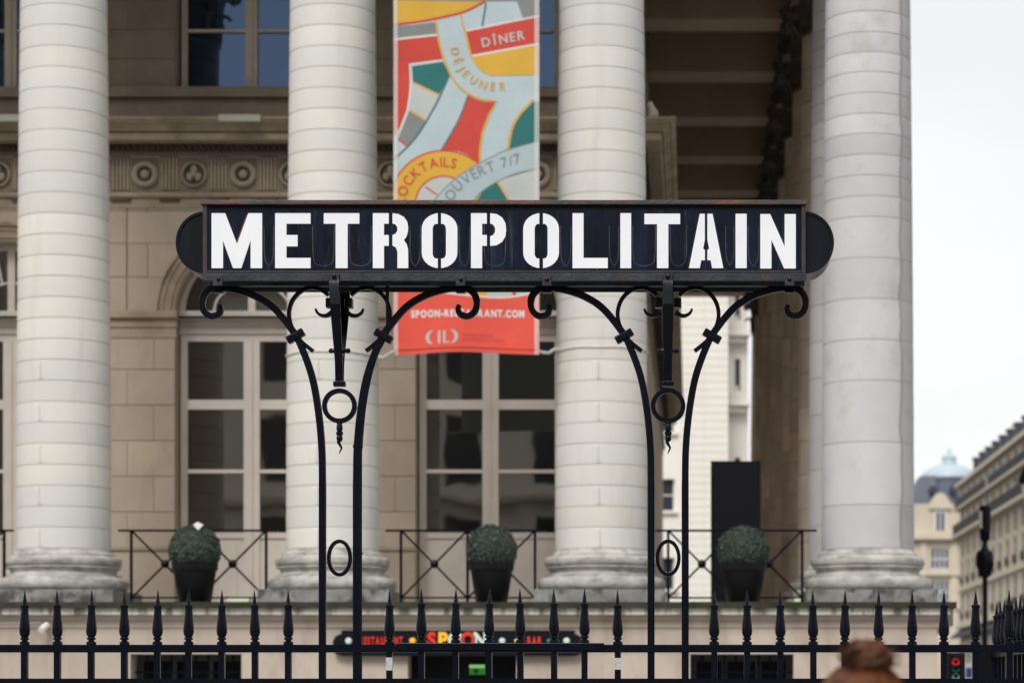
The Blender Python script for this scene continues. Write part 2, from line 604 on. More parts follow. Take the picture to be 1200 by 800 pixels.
def text_path(mb, s, path, hpx, D, dy, bold=0.0, xs=1.0, m=0):
    """letters spread evenly along a photograph-space path on a plane"""
    path = smooth_path(path, 10)
    L = [0]
    for a, b in zip(path, path[1:]):
        L.append(L[-1] + math.hypot(b[0] - a[0], b[1] - a[1]))
    ws = [glyph_w(ch, hpx, bold, xs) for ch in s]
    fit = (L[-1] - 0.13 * hpx * (len(s) - 1)) / sum(ws)
    if fit < 1:
        xs *= fit
        ws = [w * fit for w in ws]
    gap = (L[-1] - sum(ws)) / max(1, len(s) - 1)
    p = 0
    for ch, w in zip(s, ws):
        t = min(p + w / 2, L[-1] - 1e-4)
        i = max(k for k in range(len(L) - 1) if L[k] <= t)
        k = (t - L[i]) / max(1e-6, L[i + 1] - L[i])
        a, b = path[i], path[i + 1]
        put_glyph(mb, ch, a[0] + (b[0] - a[0]) * k, a[1] + (b[1] - a[1]) * k, math.atan2(-(b[1] - a[1]), b[0] - a[0]), hpx, D, dy, bold, xs, m)
        p += w + gap


# ------------------------------------------------------------------ ground
MB().box((-900, -900, -0.6), (900, 900, 0)).build('ground', M['asphalt'])
tag(bpy.data.objects['ground'], kind='structure')
pv = MB().box((-40, 3, 0.0), (9, 76, 0.12)).build('pavement', M['paving'])
tag(pv, kind='structure')
kb = MB()
for i in range(73):
    kb.box((9.0, 3 + i, 0.0), (9.3, 3.99 + i, 0.125))
tag(kb.build('kerb', M['kerb']), kind='structure')
tag(MB().box((-40, -26, 0.0), (40, -19, 0.12)).build('pavement', M['paving']), kind='structure')
tag(MB().box((25.0, 90, 0.0), (30.0, 330, 0.12)).build('pavement', M['paving']), kind='structure')

# ------------------------------------------------------------------ the palace
DW = 30.0           # wall plane
DC = 27.0           # front column axes
ZT = 2.61           # terrace level
XR = -0.71          # right end of the inner wall
XL = -14.0
pal = empty('neoclassical_palace', (-6, 27, 0), 'pale stone palace with drum columns, arched windows and dark gallery behind the metro sign', 'building')

# podium: wall with openings, facing stones, ledge, terrace
DP = 26.15
PR = 2.66
podium = MB()
us = [XL, PX(153, DP), PX(283, DP), PX(478, DP), PX(605, DP), PX(809, DP), PX(930, DP), PR]
zt = PZ(766, DP)
vs = [0.0, 0.35, zt, ZT - 0.25]
hol = {(1, 1), (3, 1), (5, 1)}
hol.add((3, 0))
facade(podium, (0, DP + 0.03, 0), (1, 0, 0), (0, -1, 0), us, vs, hol, 0.4)
podium.box((XL, DP + 0.43, 0), (PR - 0.004, 70, ZT - 0.25))
podium.box((PR - 0.40, DP + 0.03, 0), (PR, 69.9, ZT - 0.254))
pod = podium.build('podium', M['podium'], pal)
cols = [0.12, 0.62, 1.12, 1.62, zt, ZT - 0.26]
cols = [0.12, 0.5, 0.95, 1.45, zt, zt + 0.0]
rows = [(0.12, 0.62), (0.62, 1.12), (1.12, 1.6), (1.6, zt), (zt, ZT - 0.27)]
for (z0, z1) in rows:
    segs = [(us[0], us[1]), (us[2], us[3]), (us[4], us[5]), (us[6], us[7])] if z1 <= zt + 1e-6 else [(us[0], us[7])]
    for a, b in segs:
        n = max(1, round((b - a) / 1.15))
        for k in range(n):
            x0, x1 = a + (b - a) * k / n, a + (b - a) * (k + 1) / n
            if x1 < -9.5:
                continue
            MB().block(x0, x1, z0, z1, DP + 0.035, DP - R.random() * 0.003, 0.003, 0, 0).build('stone_block', M['podium'], pod)
MB().box((us[1] + .01, DP + 0.40, 0.36), (us[2] - .01, DP + 0.42, zt - 0.01)).build('basement_pane', M['grille'], pod)
MB().box((us[5] + .01, DP + 0.40, 0.36), (us[6] - .01, DP + 0.42, zt - 0.01)).build('basement_pane', M['grille'], pod)
for a, b in ((us[1], us[2]), (us[5], us[6])):
    g = MB()
    n = 9
    for k in range(1, n):
        x = a + (b - a) * k / n
        g.tube([(x, DP + 0.22, 0.35), (x, DP + 0.22, zt)], 0.012, 6)
    for z in (0.7, 1.1, 1.5, 1.86):
        g.box((a, DP + 0.21, z - 0.012), (b, DP + 0.23, z + 0.012))
    g.build('grille', M['iron'], pod)
    fr = MB()
    for x in (a + 0.04, a + (b - a) / 3, a + 2 * (b - a) / 3, b - 0.04):
        fr.box((x - 0.03, DP + 0.32, 0.36), (x + 0.03, DP + 0.38, zt - 0.005))
    fr.box((a + .005, DP + 0.325, zt - 0.07), (b - .005, DP + 0.375, zt - 0.008))
    fr.build('window_frame', mat('grey green basement frame', (0.05, 0.06, 0.06)), pod)
# restaurant door
dr = MB()
a, b = us[3], us[4]
dr.box((a + .005, DP + 0.30, 0.005), (a + 0.09, DP + 0.36, zt - .005))
dr.box((b - 0.09, DP + 0.30, 0.005), (b - .005, DP + 0.36, zt - .005))
dr.box(((a + b) / 2 - 0.05, DP + 0.304, 0.005), ((a + b) / 2 + 0.05, DP + 0.356, zt - .01))
dr.box((a + 0.09, DP + 0.302, zt - 0.09), (b - 0.09, DP + 0.358, zt - .007))
dr.build('door', M['black'], pal)
MB().box((a + .01, DP + 0.40, 0.01), (b - .01, DP + 0.42, zt - .01)).build('door_pane', M['grille'], pal)

led = MB()
ybk = 70.0
led.box((XL, 25.95, ZT - 0.065), (2.85, 26.3, ZT))
led.build('ledge_slab', M['moss'], pal)
l2 = MB().box((XL, 26.0, ZT - 0.135), (2.79, 26.3, ZT - 0.066))
l2.build('ledge_moulding', M['ledge'], pal)
MB().box((XL, DP - 0.06, ZT - 0.19), (2.73, 26.3, ZT - 0.136)).box((XL, DP - 0.02, ZT - 0.27), (2.70, 26.3, ZT - 0.191)).build('ledge_moulding', M['podium'], pal)
MB().box((XL, 26.3, ZT - 0.249), (2.85, 70, ZT - 0.004)).build('terrace_floor', M['terrace'], pal)

# columns ---------------------------------------------------------------
R0, R1 = 0.515, 0.455
Z_SH0, Z_SH1 = PZ(645, DC), 10.57


def shaft_r(z):
    t = max(0, min(1, (z - Z_SH0) / (Z_SH1 - Z_SH0)))
    return R0 + (R1 - R0) * (0.35 * t + 0.65 * t * t)


def drum_mesh(z0, z1, notch=None, seg=44, groove=0.005, hh=0.0055, bulge=0.0014):
    ang = [2 * PI * k / seg for k in range(seg)]
    notchset = {}
    if notch is not None:
        for nn in notch:
            ang = [t for t in ang if abs(t - nn) > 0.03]
            ang += [nn - 0.010, nn, nn + 0.010]
            notchset[nn] = 0.003
        ang.sort()
    zm_ = (z1 - z0) / 2
    prof = [(z0, -groove), (z0 + hh, 0), (z0 + zm_ * .4, bulge * .75), (z0 + zm_, bulge), (z1 - zm_ * .4, bulge * .75), (z1 - hh, 0), (z1, -groove)]
    mb = MB()
    n = 7
    vs, fs, ms = [], [], []
    for t in ang:
        for z, d in prof:
            r = shaft_r(z) + d - notchset.get(t, 0)
            vs.append((r * math.cos(t), r * math.sin(t), z - z0))
    for k in range(len(ang)):
        k2 = (k + 1) % len(ang)
        for i in range(6):
            fs.append((k * n + i, k2 * n + i, k2 * n + i + 1, k * n + i + 1))
            ms.append(0 if 0 < i < 5 and not (ang[k] in notchset or ang[k2] in notchset) else 1)
    mb.v = [Vector(v) for v in vs]
    mb.f = fs
    mb.mi = ms
    return mb


def base_mb():
    mb = MB()
    h = Z_SH0 - ZT
    pl = 0.15
    k = (h - pl)
    prof = [(0.60, ZT + pl + 0.002)]
    prof += [(0.652 + 0.062 * math.sin(PI * i / 8), ZT + pl + 0.002 + 0.15 * (1 - math.cos(PI * i / 8)) / 2) for i in range(9)]
    z = ZT + pl + 0.155
    prof += [(0.635, z), (0.635, z + 0.02)]
    prof += [(0.60 - 0.028 * math.sin(PI * i / 6), z + 0.02 + 0.075 * i / 6) for i in range(7)]
    z += 0.10
    prof += [(0.622, z), (0.622, z + 0.016)]
    prof += [(0.60 + 0.036 * math.sin(PI * i / 8), z + 0.018 + 0.11 * (1 - math.cos(PI * i / 8)) / 2) for i in range(9)]
    z += 0.13
    prof += [(0.56, z), (0.56, z + 0.022), (0.535, z + 0.045), (0.52, Z_SH0 - 0.001)]
    mb.lathe(prof, 0, 0, 56)
    return mb


def capital_mb():
    mb = MB()
    z0, z1 = Z_SH1, 11.67
    mb.lathe([(0.455, z0), (0.49, z0 + 0.03), (0.46, z0 + 0.06), (0.44, z0 + 0.1), (0.45, z0 + 0.6), (0.56, z0 + 0.92), (0.60, z0 + 0.96)], 0, 0, 24)

    def leaf(t, zb, h, w, rb, out):
        vs, fs = [], []
        nz, nw = 6, 4
        for i in range(nz + 1):
            u = i / nz
            z = zb + h * math.sin(min(u * 1.15, 1.0) * PI / 2) - (0.09 * max(0, (u - 0.75) * 4) ** 2)
            r = rb + 0.02 + out * u ** 3
            ww = w * (0.75 + 0.45 * math.sin(u * PI)) * (1 - 0.55 * u ** 4)
            for j in range(nw + 1):
                s = j / nw * 2 - 1
                rr = r + 0.035 * (1 - abs(s)) - 0.02 * (abs(s) > 0.4)
                a = t + s * ww / (2 * rr)
                vs.append((rr * math.cos(a), rr * math.sin(a), z))
        for i in range(nz):
            for j in range(nw):
                q = i * (nw + 1) + j
                fs.append((q, q + 1, q + nw + 2, q + nw + 1))
        mb.add(vs, fs)
    for k in range(8):
        leaf(2 * PI * k / 8, z0 + 0.08, 0.38, 0.34, 0.44, 0.16)
        leaf(2 * PI * (k + 0.5) / 8, z0 + 0.1, 0.66, 0.32, 0.45, 0.2)
    for k in range(4):
        t = PI / 4 + k * PI / 2
        c, s = math.cos(t), math.sin(t)
        for sg in (-1, 1):
            pts = []
            for i in range(15):
                u = i / 14
                if u < 0.5:
                    r = 0.46 + 0.34 * (u * 2) ** 1.5
                    z = z0 + 0.55 + 0.36 * u * 2
                else:
                    a = (u - 0.5) * 2 * 1.6 * PI
                    rr = 0.085 * (1 - (u - 0.5) * 1.3)
                    r = 0.80 + rr * math.sin(a)
                    z = z0 + 0.825 + rr * math.cos(a)
                off = sg * 0.045
                pts.append((r * c - off * s, r * s + off * c, z))
            mb.tube(pts, 0.03, 6)
    ab = []
    for k in range(4):
        t = PI / 4 + k * PI / 2
        ab.append((0.9 * math.cos(t - 0.07), 0.9 * math.sin(t - 0.07)))
        ab.append((0.9 * math.cos(t + 0.07), 0.9 * math.sin(t + 0.07)))
        for u in (0.25, 0.5, 0.75):
            tt = t + 0.07 + (PI / 2 - 0.14) * u
            rr = 0.62 + 0.02 * abs(u - 0.5) * 8
            ab.append((rr * math.cos(tt), rr * math.sin(tt)))
    n = len(ab)
    for za, zb, sc in ((z0 + 0.96, z0 + 1.03, 0.95), (z0 + 1.032, z1, 1.0)):
        vs = [(x * sc, y * sc, za) for x, y in ab] + [(x * sc, y * sc, zb) for x, y in ab]
        fs = [(i, (i + 1) % n, n + (i + 1) % n, n + i) for i in range(n)] + [tuple(reversed(range(n))), tuple(range(n, 2 * n))]
        mb.add(vs, fs)
    return mb


Z0V = Vector((0, 0, 0))
base_me = base_mb().mesh('base', M['base'], Z0V, True)
plinth_mb = MB().box((-0.715, -0.715, ZT + 0.002), (0.715, 0.715, ZT + 0.15))
plinth_me = plinth_mb.mesh('plinth', M['plinth'], Z0V)
cap_me = capital_mb().mesh('capital', M['soot_shade'], Z0V, True)
cap_pale_me = cap_me.copy()
cap_pale_me.materials.clear()
cap_pale_me.materials.append(M['column'])

# drum heights of the three pale columns, and of the grey corner column
N_DR = 32
step = (Z_SH1 - Z_SH0) / N_DR
zs_a = [Z_SH0 + step * k for k in range(N_DR + 1)]
zs_b = [Z_SH0]
for y in (595, 523, 452, 405, 358, 311, 264, 240, 216, 192, 168, 145, 121, 97, 74, 51, 27, 4, -20, -44, -68, -92):
    zs_b.append(PZ(y, DC))
while zs_b[-1] < Z_SH1 - 0.35:
    zs_b.append(zs_b[-1] + 0.23)
zs_b.append(Z_SH1)
ang0 = -PI / 2 - 0.27
ang0 += 2 * PI


def make_drums(zs, mats, notched):
    out = []
    for k in range(len(zs) - 1):
        nt = [ang0, ang0 - PI] if (notched and k < 10 and k % 2 == 0) else None
        out.append((zs[k], drum_mesh(zs[k], zs[k + 1], nt).mesh('drum', mats, Z0V, True)))
    return out


drums_pale = make_drums(zs_a, [M['column'], M['mortar_light']], True)
drums_grey = make_drums(zs_b, [M['column_grey'], mat('grey mortar joint', (0.42, 0.405, 0.39), (0.3, 0.28, 0.26), 0.95, scale=1.0)], False)
drums_brown = make_drums(zs_a[::2], [M['column_brown'], M['mortar']], False)
# the rain streak down the right side of the grey corner column
nt = M['column_grey'].node_tree
N, L = nt.nodes, nt.links
geo = N.new('ShaderNodeNewGeometry')
sp = N.new('ShaderNodeSeparateXYZ')
L.new(geo.outputs['Position'], sp.inputs[0])
mp = N.new('ShaderNodeMapping')
mp.inputs['Scale'].default_value = (0.1, 0.1, 1.6)
nz = N.new('ShaderNodeTexNoise')
nz.inputs['Scale'].default_value = 1.5
nz.inputs['Detail'].default_value = 5
L.new(geo.outputs['Position'], mp.inputs['Vector'])
L.new(mp.outputs['Vector'], nz.inputs['Vector'])
ad = N.new('ShaderNodeMath')
ad.operation = 'MULTIPLY_ADD'
ad.inputs[1].default_value = 0.10
L.new(nz.outputs['Fac'], ad.inputs[0])
L.new(sp.outputs['X'], ad.inputs[2])
rp = N.new('ShaderNodeValToRGB')
el = rp.color_ramp.elements
el[0].position = 0.0
el[0].color = (0, 0, 0, 1)
el[1].position = 1.0
el[1].color = (0.34, 0.34, 0.34, 1)
for ps, v in ((0.44, 0.0), (0.50, 0.75), (0.54, 0.36)):
    e = el.new(ps)
    e.color = (v, v, v, 1)
mr = N.new('ShaderNodeMapRange')
mr.inputs['From Min'].default_value = 2.13
mr.inputs['From Max'].default_value = 2.60
L.new(ad.outputs[0], mr.inputs['Value'])
L.new(mr.outputs['Result'], rp.inputs['Fac'])
mx = N.new('ShaderNodeMix')
mx.data_type = 'RGBA'
mx.inputs['B'].default_value = (0.17, 0.16, 0.155, 1)
bs = N['Principled BSDF']
old = bs.inputs['Base Color'].links[0].from_socket
L.new(rp.outputs['Color'], mx.inputs['Factor'])
L.new(old, mx.inputs['A'])
L.new(mx.outputs['Result'], bs.inputs['Base Color'])


def column(x, y, drums, cap, rz=0.0):
    ce = bpy.data.objects.new('column', None)
    C.objects.link(ce)
    ce.parent = pal
    ce.location = Vector((x, y, 0)) - root_loc(pal)
    inst('plinth', plinth_me, ce, (x, y, 0))
    inst('base', base_me, ce, (x, y, 0), rz)
    for z, me in drums:
        inst('drum', me, ce, (x, y, z), rz + R.uniform(-0.02, 0.02))
    inst('capital', cap, ce, (x, y, 0))
    return ce


XC = [PX(75, DC), PX(390, DC), PX(705, DC), PX(1017, DC)]
column(XC[0] - 3.0, DC, drums_pale, cap_pale_me)
column(XC[0], DC, drums_pale, cap_pale_me, 0.0)
column(XC[1], DC, drums_pale, cap_pale_me, 0.1)
column(XC[2], DC, drums_pale, cap_pale_me, 0.26)
column(XC[3], DC, drums_grey, cap_pale_me, 0.5)['label'] = 'grey corner column streaked with rain stains'
SP = 3.03
for k in range(1, 12):
    column(XC[3], DC + SP * k, drums_grey if k == 1 else drums_brown, cap_me, 0.3 * k)

# entablature and roof
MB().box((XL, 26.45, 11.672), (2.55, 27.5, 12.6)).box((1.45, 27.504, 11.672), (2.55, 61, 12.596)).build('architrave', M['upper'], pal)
MB().box((XL, 26.4, 12.604), (2.6, 61.2, 15.0)).box((XL, 25.9, 15.004), (3.1, 61.6, 15.7)).build('entablature', M['column'], pal)
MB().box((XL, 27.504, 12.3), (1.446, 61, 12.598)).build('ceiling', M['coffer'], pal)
for k in range(0, 12):
    y = DC + SP * k
    if k > 0:
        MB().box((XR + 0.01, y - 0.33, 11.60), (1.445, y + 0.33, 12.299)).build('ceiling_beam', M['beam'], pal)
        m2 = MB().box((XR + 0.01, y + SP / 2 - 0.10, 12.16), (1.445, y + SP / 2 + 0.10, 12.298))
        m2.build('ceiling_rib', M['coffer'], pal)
for x in [XC[0] - 3.0] + XC[:3]:
    MB().box((x - 0.33, 27.51, 11.60), (x + 0.33, DW + 0.0, 12.299)).build('ceiling_beam', M['beam'], pal)

# inner wall ----------------------------------------------------------
XW = [PX(7, DW), PX(291, DW), PX(573, DW)]
XW = [XW[0] - 2.99] + XW
HW = 0.91
ZI = PZ(370, DW)            # impost / springing line
ZF = PZ(232, DW)            # bottom of the frieze
ZF1 = PZ(143, 29.5)
RA = 1.13                   # outer radius of the archivolt
wall = MB()
us, hol = [XL], set()
for x in XW:
    us += [x - HW, x + HW]
us.append(XR)
for j in range(1, len(us) - 1, 2):
    hol |= {(j, 0), (j, 3)}
ZU0, ZU1 = 9.13, 11.35
# core of the wall: piers up to the springing, then spandrel sheets with the arch cut out, then the upper storey
zv = [ZT, ZI, ZF, ZU0, ZU1, 12.3]
facade(wall, (0, DW + 0.02, 0), (1, 0, 0), (0, -1, 0), us, zv, hol | {(j, 1) for j in range(1, len(us) - 1, 2)}, 0.5)
for x in XW:
    n = 24
    arc = [(x + HW * math.cos(PI * i / n), ZI + HW * math.sin(PI * i / n)) for i in range(n + 1)]
    for i in range(n):
        (xa, za), (xb, zb) = arc[i], arc[i + 1]
        wall.add([(xa, DW + 0.02, za), (xa, DW + 0.02, ZF), (xb, DW + 0.02, ZF), (xb, DW + 0.02, zb)], [(0, 1, 2, 3)])
        wall.add([(xa, DW + 0.02, za), (xb, DW + 0.02, zb), (xb, DW + 0.52, zb), (xa, DW + 0.52, za)], [(0, 1, 2, 3)])
wall.box((XL, DW + 0.8, ZT), (XR - 0.01, 60.8, 12.29))
wall.box((XR - 0.5, DW + 0.021, ZT), (XR, 60.81, 12.295))
wl_o = wall.build('wall', M['wall'], pal)
# facing stones on the piers
CH = 0.441
JT = 0.0025


def stones(x0, x1, z0, z1, k, mname, face):
    """one course between x0 and x1"""
    w = x1 - x0
    cuts = [0.22, 0.78] if k % 2 else [0.5]
    if w < 0.8:
        cuts = [0.35] if k % 2 else []
    ed = [x0] + [x0 + w * c for c in cuts] + [x1]
    for a, b in zip(ed, ed[1:]):
        MB().block(a + .0006, b - .0006, z0 + JT, z1 - JT, DW + 0.021, face - R.random() * 0.003, 0.003, 0, 1).build('stone_block', [M[mname], M['mortar']], wl_o)


edges = [(us[i], us[i + 1]) for i in range(0, len(us), 2)]
edges = [(max(a, -9.6), b) for a, b in edges if b > -9.6]
zc = [PZ(641, DW)]
while zc[-1] + CH < PZ(396, DW):
    zc.append(zc[-1] + CH)
zc.append(PZ(396, DW))
for a, b in edges:
    MB().block(a, b, ZT + 0.002, zc[0] - 0.05, DW + 0.021, DW - 0.05, 0.006).build('stone_block', M['wall'], wl_o)
    MB().block(a - .01, b + .01, zc[0] - 0.05, zc[0], DW + 0.021, DW - 0.075, 0.012).build('plinth_moulding', M['trim'], wl_o)
    for k in range(len(zc) - 1):
        stones(a, b, zc[k], zc[k + 1], k, 'wall', DW)
    im = MB().block(a - 0.02, b + 0.02, PZ(396, DW), PZ(384, DW), DW + 0.021, DW - 0.012, 0.004)
    im.block(a - 0.03, b + 0.03, PZ(384, DW) + .001, PZ(374, DW), DW + 0.021, DW - 0.03, 0.006)
    im.block(a - 0.045, b + 0.045, PZ(374, DW) + .001, ZI + 0.055, DW + 0.021, DW - 0.085, 0.012)
    im.build('impost_moulding', M['trim'], wl_o)
# spandrel stones cut to the arches
rows = [ZI + 0.057, ZI + 0.057 + 0.42, ZI + 0.057 + 0.84, ZI + 0.057 + 1.24, PZ(243, DW)]


def arc_block(xa, x, z0, z1, left, nm):
    """stone from the vertical at xa to the arch round x"""
    sgn = -1 if left else 1
    pts = []
    n = 6
    for i in range(n + 1):
        z = z0 + (z1 - z0) * i / n
        d = z - ZI
        h = math.sqrt(max(0, RA * RA - d * d)) if d < RA else 0
        pts.append((x + sgn * h, z))
    if left:
        poly = [(xa, z0)] + pts + [(xa, z1)]
    else:
        poly = [(xa, z0), (xa, z1)] + pts[::-1]
    MB().prism([(p[0], p[1]) for p in poly], DW - R.random() * 0.002, DW + 0.02).build('stone_block', [M['wall']], wl_o)


for i, x in enumerate(XW):
    if x < -10:
        continue
    for k in range(4):
        z0, z1 = rows[k] + 0.003, rows[k + 1] - 0.003
        ofs = 0.25 if k % 2 else 0.0
        lx = x - 1.495 if i > 0 else x - 1.45
        rx = x + 1.495 if i < 3 else XR
        cl, cr = lx + ofs, rx - ofs
        if ofs:
            MB().block(lx, cl - JT, z0, z1, DW + .02, DW - .001, 0.004, 0, 1).build('stone_block', [M['wall'], M['mortar']], wl_o)
            MB().block(cr + JT, rx, z0, z1, DW + .02, DW - .001, 0.004, 0, 1).build('stone_block', [M['wall'], M['mortar']], wl_o)
        if z0 < ZI + RA:
            arc_block(cl + JT, x, z0, z1, True, 'wall')
            arc_block(cr - JT, x, z0, z1, False, 'wall')
        else:
            for a, b in ((cl, x - 0.35), (x - 0.35, x + 0.35), (x + 0.35, cr)):
                MB().block(a + JT, b - JT, z0, z1, DW + .02, DW - .001, 0.004, 0, 1).build('stone_block', [M['wall'], M['mortar']], wl_o)
    # archivolt
    av = MB()
    n = 32
    prof = [(HW, 0.30), (HW, 0.0), (HW + 0.04, -0.012), (HW + 0.045, -0.03), (HW + 0.13, -0.034), (HW + 0.135, -0.05), (HW + 0.185, -0.052), (RA - 0.02, -0.085), (RA, -0.07), (RA, 0.02)]
    m_ = len(prof)
    vv, ff = [], []
    for q in range(n + 1):
        t = PI * q / n
        for r, d in prof:
            vv.append((x + r * math.cos(t), DW + d, ZI + 0.057 + r * math.sin(t) * (1 - 0.05)))
    for q in range(n):
        for p in range(m_ - 1):
            ff.append((q * m_ + p, q * m_ + p + 1, (q + 1) * m_ + p + 1, (q + 1) * m_ + p))
    av.add(vv, ff)
    av.build('archivolt', M['trim'], wl_o, True)

# string course over the arches, frieze, dentils and cornice, mitred round the corner


def sweep(mb, prof, m=0):
    """prof: (projection, z), swept along the wall front and then down its right side"""
    n = len(prof)
    path = [(XL, DW, 0), (XR, DW, 1), (XR, 60.7, 2)]
    vs = []
    for x, y, k in path:
        for p, z in prof:
            if k == 0:
                vs.append((x, y - p, z))
            elif k == 1:
                vs.append((x + p, y - p, z))
            else:
                vs.append((x + p, y, z))
    fs = []
    for s in range(2):
        for i in range(n):
            j = (i + 1) % n
            fs.append((s * n + i, (s + 1) * n + i, (s + 1) * n + j, s * n + j))
    fs.append(tuple(range(2 * n, 3 * n)))
    mb.add(vs, fs, m)


z = PZ(232, DW)
sc = MB()
sweep(sc, [(-0.05, PZ(244, DW)), (0.015, PZ(244, DW)), (0.015, z - 0.001), (-0.05, z - 0.001)])
sweep(sc, [(-0.05, z), (0.05, z), (0.06, z + 0.02), (0.06, z + 0.05), (0.02, z + 0.065), (-0.05, z + 0.065)])
sc.build('string_course', M['trim'], pal)
zf0, zf1 = z + 0.066, PZ(178, DW)
fz = MB()
sweep(fz, [(-0.05, zf0), (0.002, zf0), (0.002, zf1), (-0.05, zf1)])
frieze = fz.build('frieze', M['upper'], pal)  # darker ground puts the shade between the ribs into the colour
dn = MB()
zd0, zd1 = PZ(178, DW - .1), PZ(168, DW - .3)
sweep(dn, [(-0.05, zf1 + 0.001), (0.06, zf1 + 0.001), (0.06, zd1 + 0.06), (-0.05, zd1 + 0.06)], 0)
x = -9.6
while x < XR + 0.1:
    dn.box((x, DW - 0.13, zf1 + 0.03), (x + 0.042, DW - 0.05, zd1 + 0.03), 0)
    x += 0.075
y = DW + 0.05
while y < 60.5:
    dn.box((XR + 0.05, y, zf1 + 0.03), (XR + 0.16, y + 0.16, zd1 + 0.03), 0)
    y += 0.32
tag(dn.build('dentils', M['soot_shade'], pal), kind='stuff')
cn = MB()
zb = zd1 + 0.035
sweep(cn, [(-0.05, zb), (0.33, zb), (0.34, zb + 0.03), (0.34, zb + 0.085), (0.30, zb + 0.095), (0.38, zb + 0.10), (0.40, zb + 0.13), (0.42, zb + 0.135), (0.44, zb + 0.165),
           (0.47, zb + 0.17), (0.52, zb + 0.215), (0.52, zb + 0.24), (-0.05, zb + 0.26)])
cn.build('cornice', M['trim'], pal)
ZCT = zb + 0.255
# medallions, flutes and guttae of the frieze
zm = PZ(205, DW)
ring = MB().lathe([(0.165, 0.0), (0.165, 0.03), (0.145, 0.055), (0.12, 0.06), (0.095, 0.04), (0.085, 0.015)], 0, 0, 28, axis='y', cap=False)
ring.lathe([(0.085, 0.014), (0.0001, 0.014)], 0, 0, 20, axis='y', cap=False)
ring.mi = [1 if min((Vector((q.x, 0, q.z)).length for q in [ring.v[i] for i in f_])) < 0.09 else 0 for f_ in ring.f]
ring_a = MB()
ring_a.v, ring_a.f, ring_a.mi = list(ring.v), list(ring.f), list(ring.mi)
ring_a.lathe([(0.055, 0.015), (0.05, 0.05), (0.025, 0.065), (0.001, 0.068)], 0, 0, 16, axis='y', cap=False)
ring_b = MB()
ring_b.lathe([(0.165, 0.0), (0.165, 0.03), (0.15, 0.05), (0.135, 0.05), (0.13, 0.012), (0.001, 0.012)], 0, 0, 28, axis='y', cap=False)
for k in range(3):
    t = PI / 2 + k * 2 * PI / 3
    ring_b.ball((0.06 * math.cos(t), -0.03, 0.06 * math.sin(t)), 0.05, 10, 6, sc=(0.9, 0.6, 1.1))
ring_b.ball((0, -0.035, 0), 0.04, 10, 6)
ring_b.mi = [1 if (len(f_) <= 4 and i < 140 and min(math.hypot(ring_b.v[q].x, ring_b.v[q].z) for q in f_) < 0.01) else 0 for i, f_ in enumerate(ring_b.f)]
me_a = ring_a.mesh('medallion', [M['trim'], M['soot_shade']], Z0V, True)  # recess shading painted by giving those faces the dark stone
me_b = ring_b.mesh('medallion', [M['trim'], M['soot_shade']], Z0V, True)
fl = MB()
gt = MB()
k = 0
xm = PX(228, DW)
sp_ = 57.5 * DW / F
for k in range(-6, 11):
    x = xm + sp_ * k
    if x > XR - 0.1 or x < -9.6:
        continue
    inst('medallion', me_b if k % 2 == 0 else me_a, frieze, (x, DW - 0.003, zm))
    for q in range(-2, 3):
        xx = x + sp_ / 2 + q * 0.045
        if xx < XR - 0.03:
            fl.box((xx - 0.012, DW - 0.026, zf0 + 0.03), (xx + 0.012, DW + 0.0, zf1 - 0.08))
    MB().box((x - 0.175, DW - 0.014, zf1 - 0.075), (x + 0.175, DW, zf1 - 0.055)).box((x - 0.185, DW - 0.012, zf0 + 0.02), (x - 0.172, DW, zf1 - 0.056)).box((x + 0.172, DW - 0.012, zf0 + 0.02), (x + 0.185, DW, zf1 - 0.056)).build('panel_frame', M['trim'], frieze)
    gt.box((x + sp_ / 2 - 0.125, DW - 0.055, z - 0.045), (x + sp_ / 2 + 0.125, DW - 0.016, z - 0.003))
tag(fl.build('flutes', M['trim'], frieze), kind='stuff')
tag(gt.build('guttae', M['soot_shade'], frieze), kind='stuff')

# upper storey: blocking course, sill band and piers of stone
k = 0
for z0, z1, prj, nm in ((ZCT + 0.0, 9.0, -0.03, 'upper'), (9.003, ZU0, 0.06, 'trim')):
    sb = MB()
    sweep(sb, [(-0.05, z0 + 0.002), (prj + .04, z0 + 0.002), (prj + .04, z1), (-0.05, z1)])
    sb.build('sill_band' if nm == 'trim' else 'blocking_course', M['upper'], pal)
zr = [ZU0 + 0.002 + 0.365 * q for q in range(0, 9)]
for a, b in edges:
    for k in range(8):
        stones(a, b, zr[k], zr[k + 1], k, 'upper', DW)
x = XR - 0.01
# window casings and joinery ----------------------------------------------


